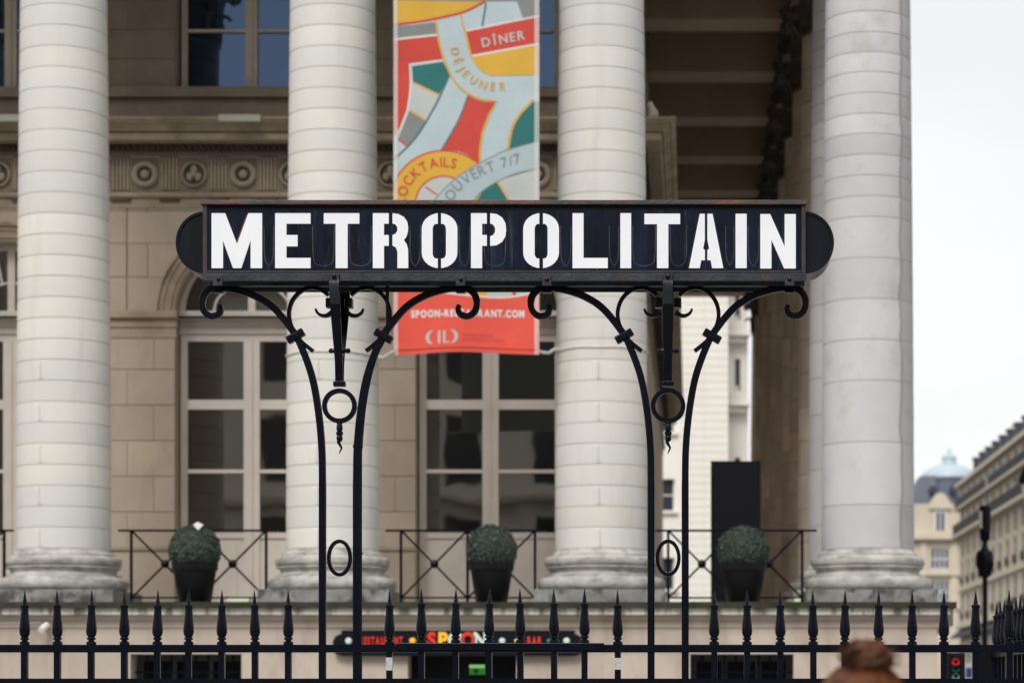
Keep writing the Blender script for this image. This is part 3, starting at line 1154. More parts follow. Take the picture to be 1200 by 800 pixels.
def window(cx, z0, z1, hw, D, fw, mull, bars, mfr, mpa, panel_to=None, arch=False):
    fr = MB()
    fr.box((cx - hw, D, z0), (cx - hw + fw, D + 0.08, z1))
    fr.box((cx + hw - fw, D, z0), (cx + hw, D + 0.08, z1))
    fr.box((cx - hw + fw, D + .002, z1 - fw), (cx + hw - fw, D + 0.078, z1 - .001))
    fr.box((cx - mull / 2, D - 0.012, z0 + .003), (cx + mull / 2, D + 0.076, z1 - fw))
    fr.box((cx - 0.012, D - 0.03, z0 + .004), (cx + 0.012, D - 0.01, z1 - fw - .002))
    zs = [z0] + [b_[0] for b_ in bars] + [z1 - fw]
    for zb_, th in bars:
        fr.box((cx - hw + fw, D - 0.004, zb_ - th / 2), (cx - mull / 2, D + 0.072, zb_ + th / 2))
        fr.box((cx + mull / 2, D - 0.004, zb_ - th / 2), (cx + hw - fw, D + 0.072, zb_ + th / 2))
    o = fr.build('window', mfr, pal)
    for s in (-1, 1):
        xa, xb = sorted((cx + s * mull / 2, cx + s * (hw - fw)))
        for q in range(len(zs) - 1):
            za, zb_ = zs[q], zs[q + 1]
            if panel_to and zb_ <= panel_to + 1e-3:
                p = MB().box((xa, D + 0.02, za), (xb, D + 0.05, zb_))
                p.box((xa + 0.09, D + 0.008, za + 0.12), (xb - 0.09, D + 0.02, zb_ - 0.1))
                p.box((xa + 0.06, D + 0.002, za + 0.085), (xb - 0.06, D + 0.012, za + 0.11))
                p.build('door_panel', mfr, o)
            else:
                MB().box((xa, D + 0.035, za), (xb, D + 0.045, zb_)).build('pane', mpa, o)
    return o


DJ = DW + 0.24
for x in XW[1:]:
    zz = lambda y: PZ(y, DJ)
    window(x, ZT, zz(392), HW - 0.02, DJ, 0.085, 0.20, [(zz(627), 0.07), (zz(552), 0.045), (zz(474), 0.12)], M['frame_paint'], M['pane'], zz(627))
    # transom beam
    tb = MB().block(x - HW + .004, x + HW - .004, zz(392) + .002, zz(384), DJ + 0.1, DJ - 0.03, 0.008)
    tb.block(x - HW + .004, x + HW - .004, zz(384) + .002, zz(376), DJ + 0.1, DJ - 0.012, 0.004)
    tb.block(x - HW + .004, x + HW - .004, zz(376) + .002, zz(365), DJ + 0.1, DJ - 0.06, 0.012)
    w2 = tb.build('window_transom', M['frame_paint'], pal)
    # fanlight
    zc_ = zz(365)
    fa = MB()
    ro, ri = HW - 0.005, HW - 0.075
    n = 28
    h = ZI + 0.057 + HW * 0.95 - zc_
    outer = [(x + ro * math.cos(PI * i / n), zc_ + (h - 0.002) * math.sin(PI * i / n)) for i in range(n + 1)]
    inner = [(x + ri * math.cos(PI * i / n), zc_ + (h - 0.07) * math.sin(PI * i / n)) for i in range(n + 1)]
    for i in range(n):
        fa.prism([outer[i], outer[i + 1], inner[i + 1], inner[i]], DJ, DJ + 0.08)
    fa.box((x - 0.045, DJ - 0.004, zc_), (x + 0.045, DJ + 0.07, zc_ + h - 0.07))
    for s in (-1, 1):
        pts = [(x + s * 0.05, DJ + .03, zc_ + 0.36), (x + s * 0.28, DJ + .03, zc_ + 0.29), (x + s * 0.43, DJ + .03, zc_ + 0.16), (x + s * 0.48, DJ + .03, zc_)]
        fa.ribbon(smooth_path(pts, 4), 0.03, 0.04)
        fa.ribbon([(x + s * 0.36, DJ + .03, zc_ + 0.23), (x + s * 0.62, DJ + .03, zc_ + 0.52)], 0.03, 0.036)
        fa.ribbon([(x + s * 0.12, DJ + .03, zc_ + 0.35), (x + s * 0.2, DJ + .03, zc_ + 0.78)], 0.025, 0.034)
    fo = fa.build('fanlight', M['frame_paint'], pal)
    MB().prism([(x + ro * math.cos(PI * i / n), zc_ + (h - 0.002) * math.sin(PI * i / n)) for i in range(n + 1)], DJ + 0.035, DJ + 0.045).build('pane', M['pane'], fo)
    # upper window
    window(x, ZU0 + .004, ZU1 - .004, HW - 0.035, DJ - .02, 0.075, 0.15, [(PZ(37, DJ), 0.035), (PZ(-30, DJ), 0.035)], M['frame_upper'], M['pane_blue'])
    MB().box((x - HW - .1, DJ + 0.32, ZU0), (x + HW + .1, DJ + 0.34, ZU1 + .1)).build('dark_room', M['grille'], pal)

# ------------------------------------------------------------------ linear floodlights, camera, bird on the ledges
for k, (xa, xb, lab) in enumerate(((256, 305, 'slim pale floodlight on the cornice under the first-floor window right of the left column'),
                                   (-20, 23, 'slim pale floodlight on the cornice at the left edge, left of the left column'))):
    D = DW - 0.56
    e = empty('floodlight', (PX((xa + xb) / 2, D), D, ZCT), lab, 'floodlight', 'floodlights on the cornice')
    z0 = PZ(142, D)
    MB().box((PX(xa, D), D, z0), (PX(xb, D), D + 0.08, z0 + 0.08)).build('housing', M['white'] if 0 else mat('pale floodlight housing', (0.42, 0.40, 0.34), rough=0.5), e)
    MB().box((PX(xa, D) + .1, D + .08, ZCT - .02), (PX(xa, D) + .14, D + .12, z0 + .05)).box((PX(xb, D) - .14, D + .08, ZCT - .02), (PX(xb, D) - .1, D + .12, z0 + .05)).build('bracket', M['iron'], e)

D = DW - 0.42
b0 = P(765, 143, D)
bird = empty('pigeon', b0, 'small white pigeon perched on the cornice corner beside the dark gallery', 'pigeon')
bb = MB()
prof = [(0.0, 0.0, 0.03, 0.02), (0.0, 0.03, 0.055, 0.05), (0.01, 0.08, 0.06, 0.06), (0.0, 0.13, 0.05, 0.05), (-0.02, 0.165, 0.036, 0.034), (-0.03, 0.20, 0.038, 0.036), (-0.03, 0.225, 0.022, 0.022)]
vs, fs = [], []
for ox, oz, rx, ry in prof:
    for k in range(10):
        t = 2 * PI * k / 10
        vs.append((b0.x + ox + rx * math.cos(t), b0.y + ry * math.sin(t), b0.z + 0.02 + oz))
for i in range(len(prof) - 1):
    for k in range(10):
        fs.append((i * 10 + k, i * 10 + (k + 1) % 10, (i + 1) * 10 + (k + 1) % 10, (i + 1) * 10 + k))
fs += [tuple(reversed(range(10))), tuple((len(prof) - 1) * 10 + k for k in range(10))]
bb.add(vs, fs)
bb.tube([(b0.x - .06, b0.y, b0.z + .22), (b0.x - .085, b0.y, b0.z + .215)], 0.008, 6, radii=[0.009, 0.002])
bb.tube([(b0.x + .03, b0.y, b0.z + .06), (b0.x + .10, b0.y, b0.z + .0)], 0.03, 6, radii=[0.035, 0.015])
bb.tube([(b0.x - .015, b0.y, b0.z), (b0.x - .01, b0.y, b0.z + .05)], 0.006, 5)
bb.tube([(b0.x + .015, b0.y, b0.z), (b0.x + .01, b0.y, b0.z + .05)], 0.006, 5)
bb.build('body', mat('white feathers', (0.55, 0.52, 0.46), (0.4, 0.38, 0.34), 0.8, scale=20), bird, True)

cp = P(53, 735, DP - 0.08)
ce = empty('security_camera', cp, 'small white security camera on the podium wall under the left column', 'camera')
MB().tube([cp + Vector((-.02, -.1, -.03)), cp + Vector((.02, .0, .03))], 0.035, 12).build('camera_body', M['white'], ce)
MB().box((cp.x - .015, cp.y + .0, cp.z - .01), (cp.x + .015, DP, cp.z + .02)).build('bracket', M['white'], ce)
cb = MB().tube([(PX(-20, DP - .02), DP - .012, PZ(729, DP)), (PX(47, DP - .02), DP - .012, PZ(729, DP)), (cp.x, DP - .012, cp.z)], 0.011, 6).build('cable', M['white'])
tag(cb, 'thin white cable running along the podium wall to the security camera', 'cable')

# ------------------------------------------------------------------ railings between the columns
rail_labels = ['iron crossed-bar railing cut off at the left edge of the photo', 'iron crossed-bar railing before the window between left and second columns',
               'iron crossed-bar railing before the window under the banner', 'iron crossed-bar railing across the gallery opening beside the corner column']
for k, (xa, xb, posts) in enumerate(((-160, 16, (-160, -80, 5)), (139, 325, (154, 233, 312)), (452, 640, (470, 548, 627)), (768, 957, (783, 862, 940)))):
    D = 26.75
    e = empty('railing', (PX((xa + xb) / 2, D), D, ZT), rail_labels[k], 'railing', 'railings between the columns')
    zt_, zb_ = PZ(621, D), PZ(700, D)
    MB().box((PX(xa, D), D - .018, zt_ - 0.016), (PX(xb, D), D + .018, zt_ + .008)).build('top_rail', M['iron'], e)
    MB().box((PX(posts[0], D), D - .012, zb_ - 0.01), (PX(posts[-1], D), D + .012, zb_ + .01)).build('bottom_rail', M['iron'], e)
    for p in posts:
        MB().box((PX(p, D) - .015, D - .015, ZT - .004), (PX(p, D) + .015, D + .015, zt_ - .016)).build('post', M['iron'], e)
    for a, b in zip(posts, posts[1:]):
        x0, x1 = PX(a, D) + .015, PX(b, D) - .015
        zc_ = (zt_ + zb_) / 2
        MB().ribbon([(x0, D, zt_ - .016), (x1, D, zb_ + .01)], 0.022, 0.018).build('cross_bar', M['iron'], e)
        MB().ribbon([(x0, D + .003, zb_ + .01), (x1, D + .003, zt_ - .016)], 0.022, 0.018).build('cross_bar', M['iron'], e)
        MB().ball(((x0 + x1) / 2, D, zc_), 0.048, 14, 10, sc=(1, .7, 1)).build('boss', M['iron'], e, True)

# ------------------------------------------------------------------ clipped box balls in pots


def planter():
    e = empty('planter', (0, 0, 0))
    h = (703 - 655) * 26.4 / F
    w0, w1 = 18 * 26.4 / F, 26.5 * 26.4 / F
    MB().lathe([(w0, 0), (w0 + .008, .01), (w1 - .015, h - 0.09), (w1, h - .088), (w1 + .004, h), (w1 - .03, h), (w1 - .035, h - .05)], 0, 0, 32).build('pot', M['pot'], e, True)
    rr = 30.5 * 26.4 / F
    zc_ = (703 - 641) * 26.4 / F
    rnd = random.Random(3)
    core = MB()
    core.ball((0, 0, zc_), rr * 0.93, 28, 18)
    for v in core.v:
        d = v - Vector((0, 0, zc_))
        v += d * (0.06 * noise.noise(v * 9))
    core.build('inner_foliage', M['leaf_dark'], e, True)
    lf = MB()
    for i in range(5200):
        zz = rnd.uniform(-1, 1)
        t = rnd.uniform(0, 2 * PI)
        s = math.sqrt(1 - zz * zz)
        d = Vector((s * math.cos(t), s * math.sin(t), zz))
        r = rr * (0.935 + rnd.random() * 0.065 + 0.06 * noise.noise(d * 4.5) + (rnd.random() < .03) * .03)
        p = Vector((0, 0, zc_)) + d * r
        nn = (d + Vector((rnd.uniform(-.9, .9), rnd.uniform(-.9, .9), rnd.uniform(-.6, 1.0)))).normalized()
        u = nn.orthogonal().normalized()
        w = nn.cross(u)
        a = rnd.uniform(0, 2 * PI)
        u, w = u * math.cos(a) + w * math.sin(a), w * math.cos(a) - u * math.sin(a)
        L_ = rnd.uniform(0.010, 0.017)
        lf.add([p - u * L_, p + w * L_ * .5, p + u * L_, p - w * L_ * .5], [(0, 1, 2, 3)])
    tag(lf.build('leaves', M['leaf'], e), kind='stuff')
    return e


pl0 = planter()
for k, (px, lab) in enumerate(((228.5, 'clipped box ball in black pot in front of the left arched window'), (576, 'clipped box ball in black pot in front of the window under the banner'),
                               (871, 'clipped box ball in black pot in front of the black display board'))):
    o = pl0 if k == 0 else copy_tree(pl0)
    o.location = (PX(px, 26.4), 26.4, ZT + .002)
    tag(o, lab, 'potted shrub', 'clipped box balls in pots on the terrace')
    for ch in o.children:
        ch.rotation_euler.z = k * 2.1
        ch.scale = ((1, 1, 1), (0.985, 0.985, 1.0), (1.03, 1.03, .985))[k]
sc_ = P(233, 617, 26.3)  # white chip shaped to stand in for a glint on the leaves
tag(MB().prism([(sc_.x - .05, sc_.z + .02), (sc_.x + .0, sc_.z + .05), (sc_.x + .06, sc_.z + .02), (sc_.x + .03, sc_.z - .015), (sc_.x + .005, sc_.z - .04)], sc_.y - .06, sc_.y - .05).build('painted_glint', M['white']),
    'white scrap on top of the leftmost clipped box ball', 'painted glint')

# black display board
D = 27.9
bd = empty('display_board', (PX(862, D), D, ZT), 'tall blank black display board standing in the gallery opening', 'board')
x0, x1, z1 = PX(833.5, D), PX(891, D), PZ(541, D)
MB().box((x0, D, ZT), (x1, D + 0.09, z1)).build('panel', M['board'], bd)
fr = MB()
fr.box((x0 - .004, D - .008, ZT), (x0 + .012, D + .098, z1 + .01)).box((x1 - .012, D - .008, ZT), (x1 + .004, D + .098, z1 + .01)).box((x0 + .012, D - .006, z1 - .008), (x1 - .012, D + .096, z1 + .008))
fr.build('edge_frame', M['black'], bd)

# ground lights on the terrace edge
for (xa, xb, lab) in ((266, 292, 'flat pale greenish lamp on the ledge right of the leftmost pot'), (931, 938, 'tiny pale lamp on the ledge at the foot of the corner column railing')):
    D = 26.2
    tag(MB().box((PX(xa, D), D, ZT), (PX(xb, D), D + .12, ZT + .045)).box((PX(xa, D) + .01, D - .012, ZT + .01), (PX(xb, D) - .01, D, ZT + .035)).build('ledge_lamp', mat('pale green lamp', (0.62, 0.68, 0.5), rough=0.3)), lab, 'lamp', 'lamps on the terrace edge')

# ------------------------------------------------------------------ restaurant board over the door
D = DP - 0.10
rb = empty('restaurant_board', (PX(535, D), D, PZ(768, D)), 'black restaurant name board with coloured letters and round bulbs above the basement door', 'sign')
pts = [(400, 738), (673, 738), (673, 742), (680, 745), (683, 751), (683, 764), (673, 768), (400, 768), (391, 764), (390, 751), (393, 745), (400, 742)]
MB().prism([(PX(a, D), PZ(b, D)) for a, b in pts], D, DP + .01).build('board', M['board'], rb)
red = emit('lit red lettering', s2l((205, 45, 28)), 0.12)
yel = emit('lit yellow lettering', s2l((225, 175, 45)), 0.12)
whi = emit('lit white lettering', s2l((190, 205, 190)), 0.1)
tea = mat('teal lettering', s2l((60, 120, 115)))
t = MB()
text_path(t, 'RESTAURANT', [(422, 755), (472, 755)], 9.5, D, .012, 0.035, 0.9)
t.build('lettering', red, rb)
t = MB()
text_path(t, 'BAR', [(618, 755), (635, 755)], 9.5, D, .012, 0.035, 0.9)
t.build('lettering', red, rb)
for ch, px, m_ in (('S', 506, red), ('P', 519.5, yel), ('O', 534, whi), ('O', 548.5, red), ('N', 563, whi)):
    t = MB()
    put_glyph(t, ch, px, 757, 0, 17, D, .012, 0.05, 0.92)
    t.build('lettering', m_, rb)
for px, r_, m_ in ((408.5, 4, whi), (483.5, 4, yel), (588.5, 3.8, whi), (605, 2.5, yel), (643, 2.5, tea), (664, 4, whi)):
    p = P(px, 750.5, D)
    MB().lathe([(r_ * D / F, 0), (r_ * D / F * .8, .018), (.001, .024)], p.x, p.y, 16, axis='y', cz=p.z, cap=False).build('bulb', m_, rb, True)
ex = P(558.5, 784, DP + 0.36)
eo = empty('exit_sign', ex, 'small green lit sign glowing inside the dark restaurant doorway', 'sign')
w_, h_ = 11 * 26.5 / F, 6 * 26.5 / F
MB().box((ex.x - w_, ex.y - .05, ex.z - h_), (ex.x + w_, ex.y, ex.z + h_)).build('lit_panel', emit('lit green', s2l((40, 130, 35)), 0.25), eo)
MB().box((ex.x - w_ * .9, ex.y - .055, ex.z + h_ * .3), (ex.x + w_ * .9, ex.y - .05, ex.z + h_ * .9)).build('pale_strip', emit('lit pale green', s2l((150, 205, 130)), 0.35), eo)
MB().ball((ex.x, ex.y - .05, ex.z - h_ * .3), h_ * .55, 12, 8, sc=(1, .1, 1)).build('pictogram', mat('dark green', s2l((20, 110, 40))), eo)

# ------------------------------------------------------------------ printed banner hung between the columns
DB = 26.35
ban = empty('banner', (PX(547, DB), DB, PZ(414, DB)), 'tall printed restaurant banner in red, yellow and teal hung between two columns', 'banner')
BC = {'pale': (186, 203, 208), 'grey': (132, 136, 134), 'pgrey': (192, 196, 193), 'red': (207, 66, 52), 'yel': (219, 173, 55), 'teal': (28, 110, 108), 'line': (62, 112, 116), 'white': (222, 224, 222),
      'road': (176, 192, 196), 'gline': (120, 132, 132), 'red_lit': (232, 84, 66)}  # last tone: the banner red with the foot's brighter light put in
names = list(BC)


def cloth(name, c):
    m = mat(name, tuple(v * 0.84 for v in s2l(c)), tuple(v * 0.75 for v in s2l(c)), rough=0.75, scale=2.5, amount=0.8, bump=0.7, bscale=2.6)
    return m


bm_ = [cloth('banner cloth ' + n_, BC[n_]) for n_ in names]
IX = {n_: i for i, n_ in enumerate(names)}
TOPY = -70
cl = MB().box((PX(461.5, DB), DB, PZ(414, DB)), (PX(632, DB), DB + .006, PZ(TOPY, DB)), IX['pale'])
cl.build('cloth', bm_, ban)
pr = MB()
lay = [0.0]


def poly(c, pts):
    lay[0] += 0.00015
    q = [(max(461.6, min(631.9, a)), b) for a, b in pts]
    area = sum(q[i][0] * q[(i + 1) % len(q)][1] - q[(i + 1) % len(q)][0] * q[i][1] for i in range(len(q)))
    if area > 0:
        q = q[::-1]
    pr.add([(PX(a, DB), DB - .001 - lay[0], PZ(b, DB)) for a, b in q], [tuple(range(len(q)))], IX[c])


def line(c, pts, w, sm=True):
    lay[0] += 0.00015
    p = smooth_path(pts, 5) if sm and len(pts) > 2 else pts
    for i in range(len(p)):
        pass
    L_, R_ = [], []
    for i, (a, b) in enumerate(p):
        a0, b0_ = p[max(i - 1, 0)]
        a1, b1 = p[min(i + 1, len(p) - 1)]
        dx, dy = a1 - a0, b1 - b0_
        n_ = math.hypot(dx, dy) or 1
        L_.append((a - dy / n_ * w / 2, b + dx / n_ * w / 2))
        R_.append((a + dy / n_ * w / 2, b - dx / n_ * w / 2))
    cl_ = lambda a: max(461.6, min(631.9, a))
    for i in range(len(p) - 1):
        pr.add([(PX(cl_(a), DB), DB - .001 - lay[0], PZ(b, DB)) for a, b in (L_[i], R_[i], R_[i + 1], L_[i + 1])], [(0, 1, 2, 3)], IX[c])


poly('grey', [(461, TOPY), (632, TOPY), (632, 2), (461, 2)])
poly('yel', smooth_path([(461, 1), (567, 2)], 2) + smooth_path([(566, 3), (545, 12), (520, 18.5), (490, 24.5), (461, 28)], 5))
line('red', [(569, 1.5), (546, 13), (520, 20), (490, 26), (461, 29.5)], 3)
poly('grey', [(461, 31), (485, 29.5), (511, 26), (513, 40), (461, 46)])
poly('red', [(461, 47.5), (513, 41), (520, 69.5), (480, 75.5)] + smooth_path([(481, 95), (480, 112), (477, 130), (470, 150), (461, 163)], 4))
line('white', [(461, 46.7), (513, 40.8)], 2.4)
line('white', [(520, 70.5), (480, 76), (481.5, 96), (480.5, 112), (477.5, 130), (470, 150), (461, 163.5)], 2.2, False)
poly('teal', [(483, 78), (519, 72.5), (527, 87), (514.5, 111), (484, 97)])
poly('pgrey', [(482.5, 98), (514, 112), (499.5, 141), (480, 130)])
line('yel', [(483.5, 97), (514, 111.5)], 2.4)
poly('grey', [(479.5, 131), (498.5, 142), (489, 158), (477.5, 172), (467, 163)])
line('yel', [(480, 129.5), (499.5, 141.5)], 2.2)
line('red', [(467, 163.5), (478, 172.5)], 2)
line('line', [(527, 87), (516, 112), (507, 130), (490, 158), (477, 173), (461, 188)], 2)
poly('red', smooth_path([(549, 112), (563, 118.5), (580, 120)], 3) + smooth_path([(573, 135), (565, 157), (562.5, 177), (562.5, 192)], 3) + [(555, 187), (548, 181.5), (537, 177), (518, 176), (530, 158), (541, 136)])
line('line', [(549, 111), (537, 142), (517, 177)], 1.9)
poly('red', [(546, 37), (632, 20.5), (632, 51), (552, 65)])
line('white', [(546, 36), (632, 19)], 2.2)
poly('grey', [(606, 2), (632, 2), (632, 18), (613, 22)])
line('line', [(569.5, 4), (565, 31)], 2)
poly('yel', [(552, 66.5), (632, 53.5), (632, 88.5), (576, 89), (566, 85), (557, 76)])
line('white', [(552, 65.7), (632, 52)], 2.2)
line('yel', [(511, 26), (514, 48), (520, 70), (528, 88), (538, 102), (548, 110), (563, 116.5), (582, 119), (573, 135), (565, 157), (562.5, 177), (562.5, 191)], 2.4, False)
line('yel', [(540, 17), (542.5, 30), (546, 40), (550, 58), (553, 68)], 2.4)
poly('teal', [(632, 119.5), (623, 120)] + smooth_path([(610, 135), (601.7, 152), (597, 177)], 4) + [(617, 171), (632, 167)])
line('yel', [(625, 118), (609, 135), (599.5, 153), (595, 178)], 2.8)
# the yellow ring
cx_, cy_ = 520, 240
ringp = [(cx_ + 63 * math.cos(t), cy_ - 63 * math.sin(t)) for t in [2 * PI * i / 48 for i in range(48)]]
ringi = [(cx_ + 33 * math.cos(t), cy_ - 33 * math.sin(t)) for t in [2 * PI * i / 40 for i in range(40)]]
poly('yel', ringp)
poly('pgrey', ringi)
line('red', ringp + ringp[:1], 2, False)
line('red', ringi + ringi[:1], 2, False)
line('red', [(499, 220), (513, 229)], 2)
poly('pale', [(461, 245), (632, 245), (632, 340), (461, 338)])
up_ = smooth_path([(490, 262), (512, 232), (525, 218), (543, 203), (567, 189), (593, 177), (627, 167.5), (632, 166)], 5)
lo_ = smooth_path([(632, 198), (608, 203), (587, 211), (567, 223), (555, 236), (540, 262)], 5)
poly('pgrey', [(586, 211), (632, 198), (632, 262), (560, 262)])
poly('teal', [(566, 224), (583, 213), (599, 240), (604, 256), (545, 256)])
line('yel', [(583, 213), (590, 224), (600, 241)], 2.4)
poly('road', up_ + lo_)
line('gline', up_, 1.3, False)
line('gline', lo_, 1.3, False)
# lower field
poly('yel', [(540, 300), (571, 300), (571, 350), (545, 350)])
poly('pgrey', [(571, 300), (600, 300), (602, 350), (571, 350)])
poly('red', [(600, 325), (606, 330), (604, 345), (600, 345)])
poly('red_lit', [(461, 336)] + smooth_path([(484, 339), (530, 345), (575, 349), (605, 347), (632, 341)], 4) + [(632, 414), (461, 414)])
line('white', [(461, 335.5), (484, 338.5), (530, 344.5), (575, 348.5), (605, 346.5), (632, 340.5)], 2)
pr.build('printed_design', bm_, ban)
TD = lay[0] + .0028
def banner_word(*a):
    t_ = MB()
    text_path(t_, *a)
    t_.build('lettering', bm_, ban)


banner_word( 'DÎNER', [(565.5, 55.5), (616, 46.5)], 10.5, DB, TD, 0.02, 1.0, IX['pgrey'])
banner_word( 'DÉJEUNER', [(527.5, 57), (530.5, 68), (535, 79), (543, 90), (554, 98.5), (567, 104), (580, 106), (592.5, 106)], 9.5, DB, TD, 0.012, 0.95, IX['yel'])
banner_word( 'COCKTAILS', [(cx_ + 44 * math.cos(t), cy_ - 44 * math.sin(t)) for t in [PI * 1.02 - (PI * 0.62) * i / 10 for i in range(11)]], 11.5, DB, TD, 0.012, 1.0, IX['red'])
banner_word( 'OUVERT 7/7', [(530, 237), (541, 222), (555, 211.5), (572, 203.5), (590, 197.5), (611, 192)], 12, DB, TD, 0.0, 0.9, IX['gline'])
banner_word( 'SPOON-RESTAURANT.COM', [(482, 371.5), (614.5, 371)], 8.2, DB, TD, 0.05, 0.95, IX['white'])
def logo_arc(cx, cy, r, a0, a1, w):
    lg = MB()
    n_ = 10
    for i in range(n_):
        ta, tb = a0 + (a1 - a0) * i / n_, a0 + (a1 - a0) * (i + 1) / n_
        wa, wb = (w * (0.35 + math.sin(PI * i / n_)), w * (0.35 + math.sin(PI * (i + 1) / n_)))
        q = [(cx + (r - wa / 2) * math.cos(ta), cy - (r - wa / 2) * math.sin(ta)), (cx + (r + wa / 2) * math.cos(ta), cy - (r + wa / 2) * math.sin(ta)),
             (cx + (r + wb / 2) * math.cos(tb), cy - (r + wb / 2) * math.sin(tb)), (cx + (r - wb / 2) * math.cos(tb), cy - (r - wb / 2) * math.sin(tb))]
        lg.add([(PX(a, DB), DB - TD, PZ(b, DB)) for a, b in q], [(0, 1, 2, 3)], IX['pgrey'])
    lg.build('emblem_stroke', bm_, ban)


logo_arc(509, 395.5, 8, PI * 0.58, PI * 1.42, 3.0)
logo_arc(527, 395.5, 8, -PI * 0.42, PI * 0.42, 3.0)
for sh_ in ([(513.5, 388), (516.3, 388), (516.3, 403), (513.5, 403)], [(519.5, 388), (522.2, 388), (522.2, 401.4), (527, 401.4), (527, 403), (519.5, 403)]):
    MB().add([(PX(a, DB), DB - TD, PZ(b, DB)) for a, b in sh_], [tuple(range(len(sh_)))[::-1]], IX['pgrey']).build('emblem_stroke', bm_, ban)
lg = MB()
dr_ = len(bm_)
mats2 = bm_ + [mat('dark red small print', s2l((190, 62, 55)))]
rnd = random.Random(5)
for yy, x1 in ((392, 577), (397.5, 590)):
    x = 542
    while x < x1:
        w_ = rnd.uniform(1.5, 3.2)
        lg.add([(PX(a, DB), DB - TD, PZ(b, DB)) for a, b in ((x, yy), (x + w_, yy), (x + w_, yy + 3.4), (x, yy + 3.4))], [(3, 2, 1, 0)], dr_)
        x += w_ + 1.3
tag(lg.build('small_print', mats2, ban), kind='stuff')
def drape(o, layer=True):
    bm = bmesh.new()
    bm.from_mesh(o.data)
    bmesh.ops.triangulate(bm, faces=bm.faces[:])
    for _ in range(8):
        ed = [e_ for e_ in bm.edges if e_.calc_length() > 0.06]
        if not ed:
            break
        bmesh.ops.subdivide_edges(bm, edges=ed, cuts=1)
        bmesh.ops.triangulate(bm, faces=[f_ for f_ in bm.faces if len(f_.verts) > 3])
    for v in bm.verts:
        x, z_ = v.co.x, v.co.z
        low = max(0.0, 1 - z_ / 1.4)
        v.co.y += 0.016 * math.sin(4.2 * x + 0.5 * z_) * (0.5 + 0.5 * low) + 0.010 * math.sin(2.1 * z_ - 1.3 * x + .6) + 0.014 * low * math.sin(7 * x - 3.2 * z_)
        v.co.z += 0.014 * low ** 2 * math.cos(3.8 * x) * 1.2
    bm.to_mesh(o.data)
    bm.free()


# clear hem sleeves down both sides and along the foot
hm = bpy.data.materials.new('translucent hem sleeve')
hm.use_nodes = True
N, L = hm.node_tree.nodes, hm.node_tree.links
tr = N.new('ShaderNodeBsdfTransparent')
df = N['Principled BSDF']
df.inputs['Base Color'].default_value = (0.85, 0.83, 0.82, 1)
df.inputs['Roughness'].default_value = 0.4
ms_ = N.new('ShaderNodeMixShader')
ms_.inputs[0].default_value = 0.26
L.new(tr.outputs[0], ms_.inputs[1])
L.new(df.outputs[0], ms_.inputs[2])
L.new(ms_.outputs[0], N['Material Output'].inputs['Surface'])
for xa, xb in ((461.5, 466.5), (626.5, 632)):
    MB().box((PX(xa, DB), DB - TD - .012, PZ(414, DB)), (PX(xb, DB), DB - TD - .004, PZ(TOPY, DB))).build('hem', hm, ban)
MB().tube([(PX(462, DB), DB - TD - .006, PZ(408, DB)), (PX(631, DB), DB - TD - .006, PZ(408, DB))], 0.004, 6).build('hem_seam', bm_[IX['red_lit']], ban)
for o_ in ban.children:
    drape(o_)
# ropes from the banner's foot to the columns
for a, lab, col in (([(631, 411, DB), (636, 413, DB), (643, 413.5, DB + .02), (648, 410, DB + .05), (654, 409, DB + .1)], 'pale knotted rope tying the banner foot to the column right of it', (654, 409)),
                    ([(462, 411, DB), (456, 415, DB), (449, 419, DB + .05), (442, 417, DB + .2)], 'pale knotted rope tying the banner foot to the column left of it', None)):
    rp_ = MB()
    pts = smooth_path(a, 6)
    pts = [(p[0], p[1] + 0.7 * math.sin(i * 1.9), p[2]) for i, p in enumerate(pts)]
    rp_.tube([P(*p) for p in pts], 0.016, 7, radii=[0.016 + 0.006 * math.sin(i * 2.3) for i in range(len(pts))])
    tag(rp_.build('rope', M['rope'], None, True), lab, 'rope', 'ropes at the foot of the banner')
for xc, lab, yy in ((XC[2], 'thin pale cord tied round the column right of the banner', 406), (XC[1], 'thin pale cord tied round the column left of the banner', 411)):
    zc_ = PZ(yy, 26.5)
    rr = shaft_r(zc_) + .008
    tag(MB().tube([(xc + rr * math.cos(2 * PI * k / 40), DC + rr * math.sin(2 * PI * k / 40), zc_ + .004 * math.sin(k)) for k in range(40)], 0.011, 6, closed=True).build('cord', mat('white cord', (0.62, 0.6, 0.57)), None, True), lab, 'cord', 'cords round the columns')

# ------------------------------------------------------------------ METROPOLITAIN sign
DS = 12.0
DM = 12.16          # mid plane of the ironwork
BK = 12.32
sg = empty('metro_sign', P(590, 330, DM), 'long black enamel METROPOLITAIN sign box with white stencil letters, rusty lid and rounded ends', 'sign')
X = lambda a, d=DS: PX(a, d)
Zs = lambda b, d=DS: PZ(b, d)


def bev(o, w=0.003, seg=2):
    m_ = o.modifiers.new('bevel', 'BEVEL')
    m_.width = w
    m_.segments = seg
    m_.limit_method = 'ANGLE'
    return o


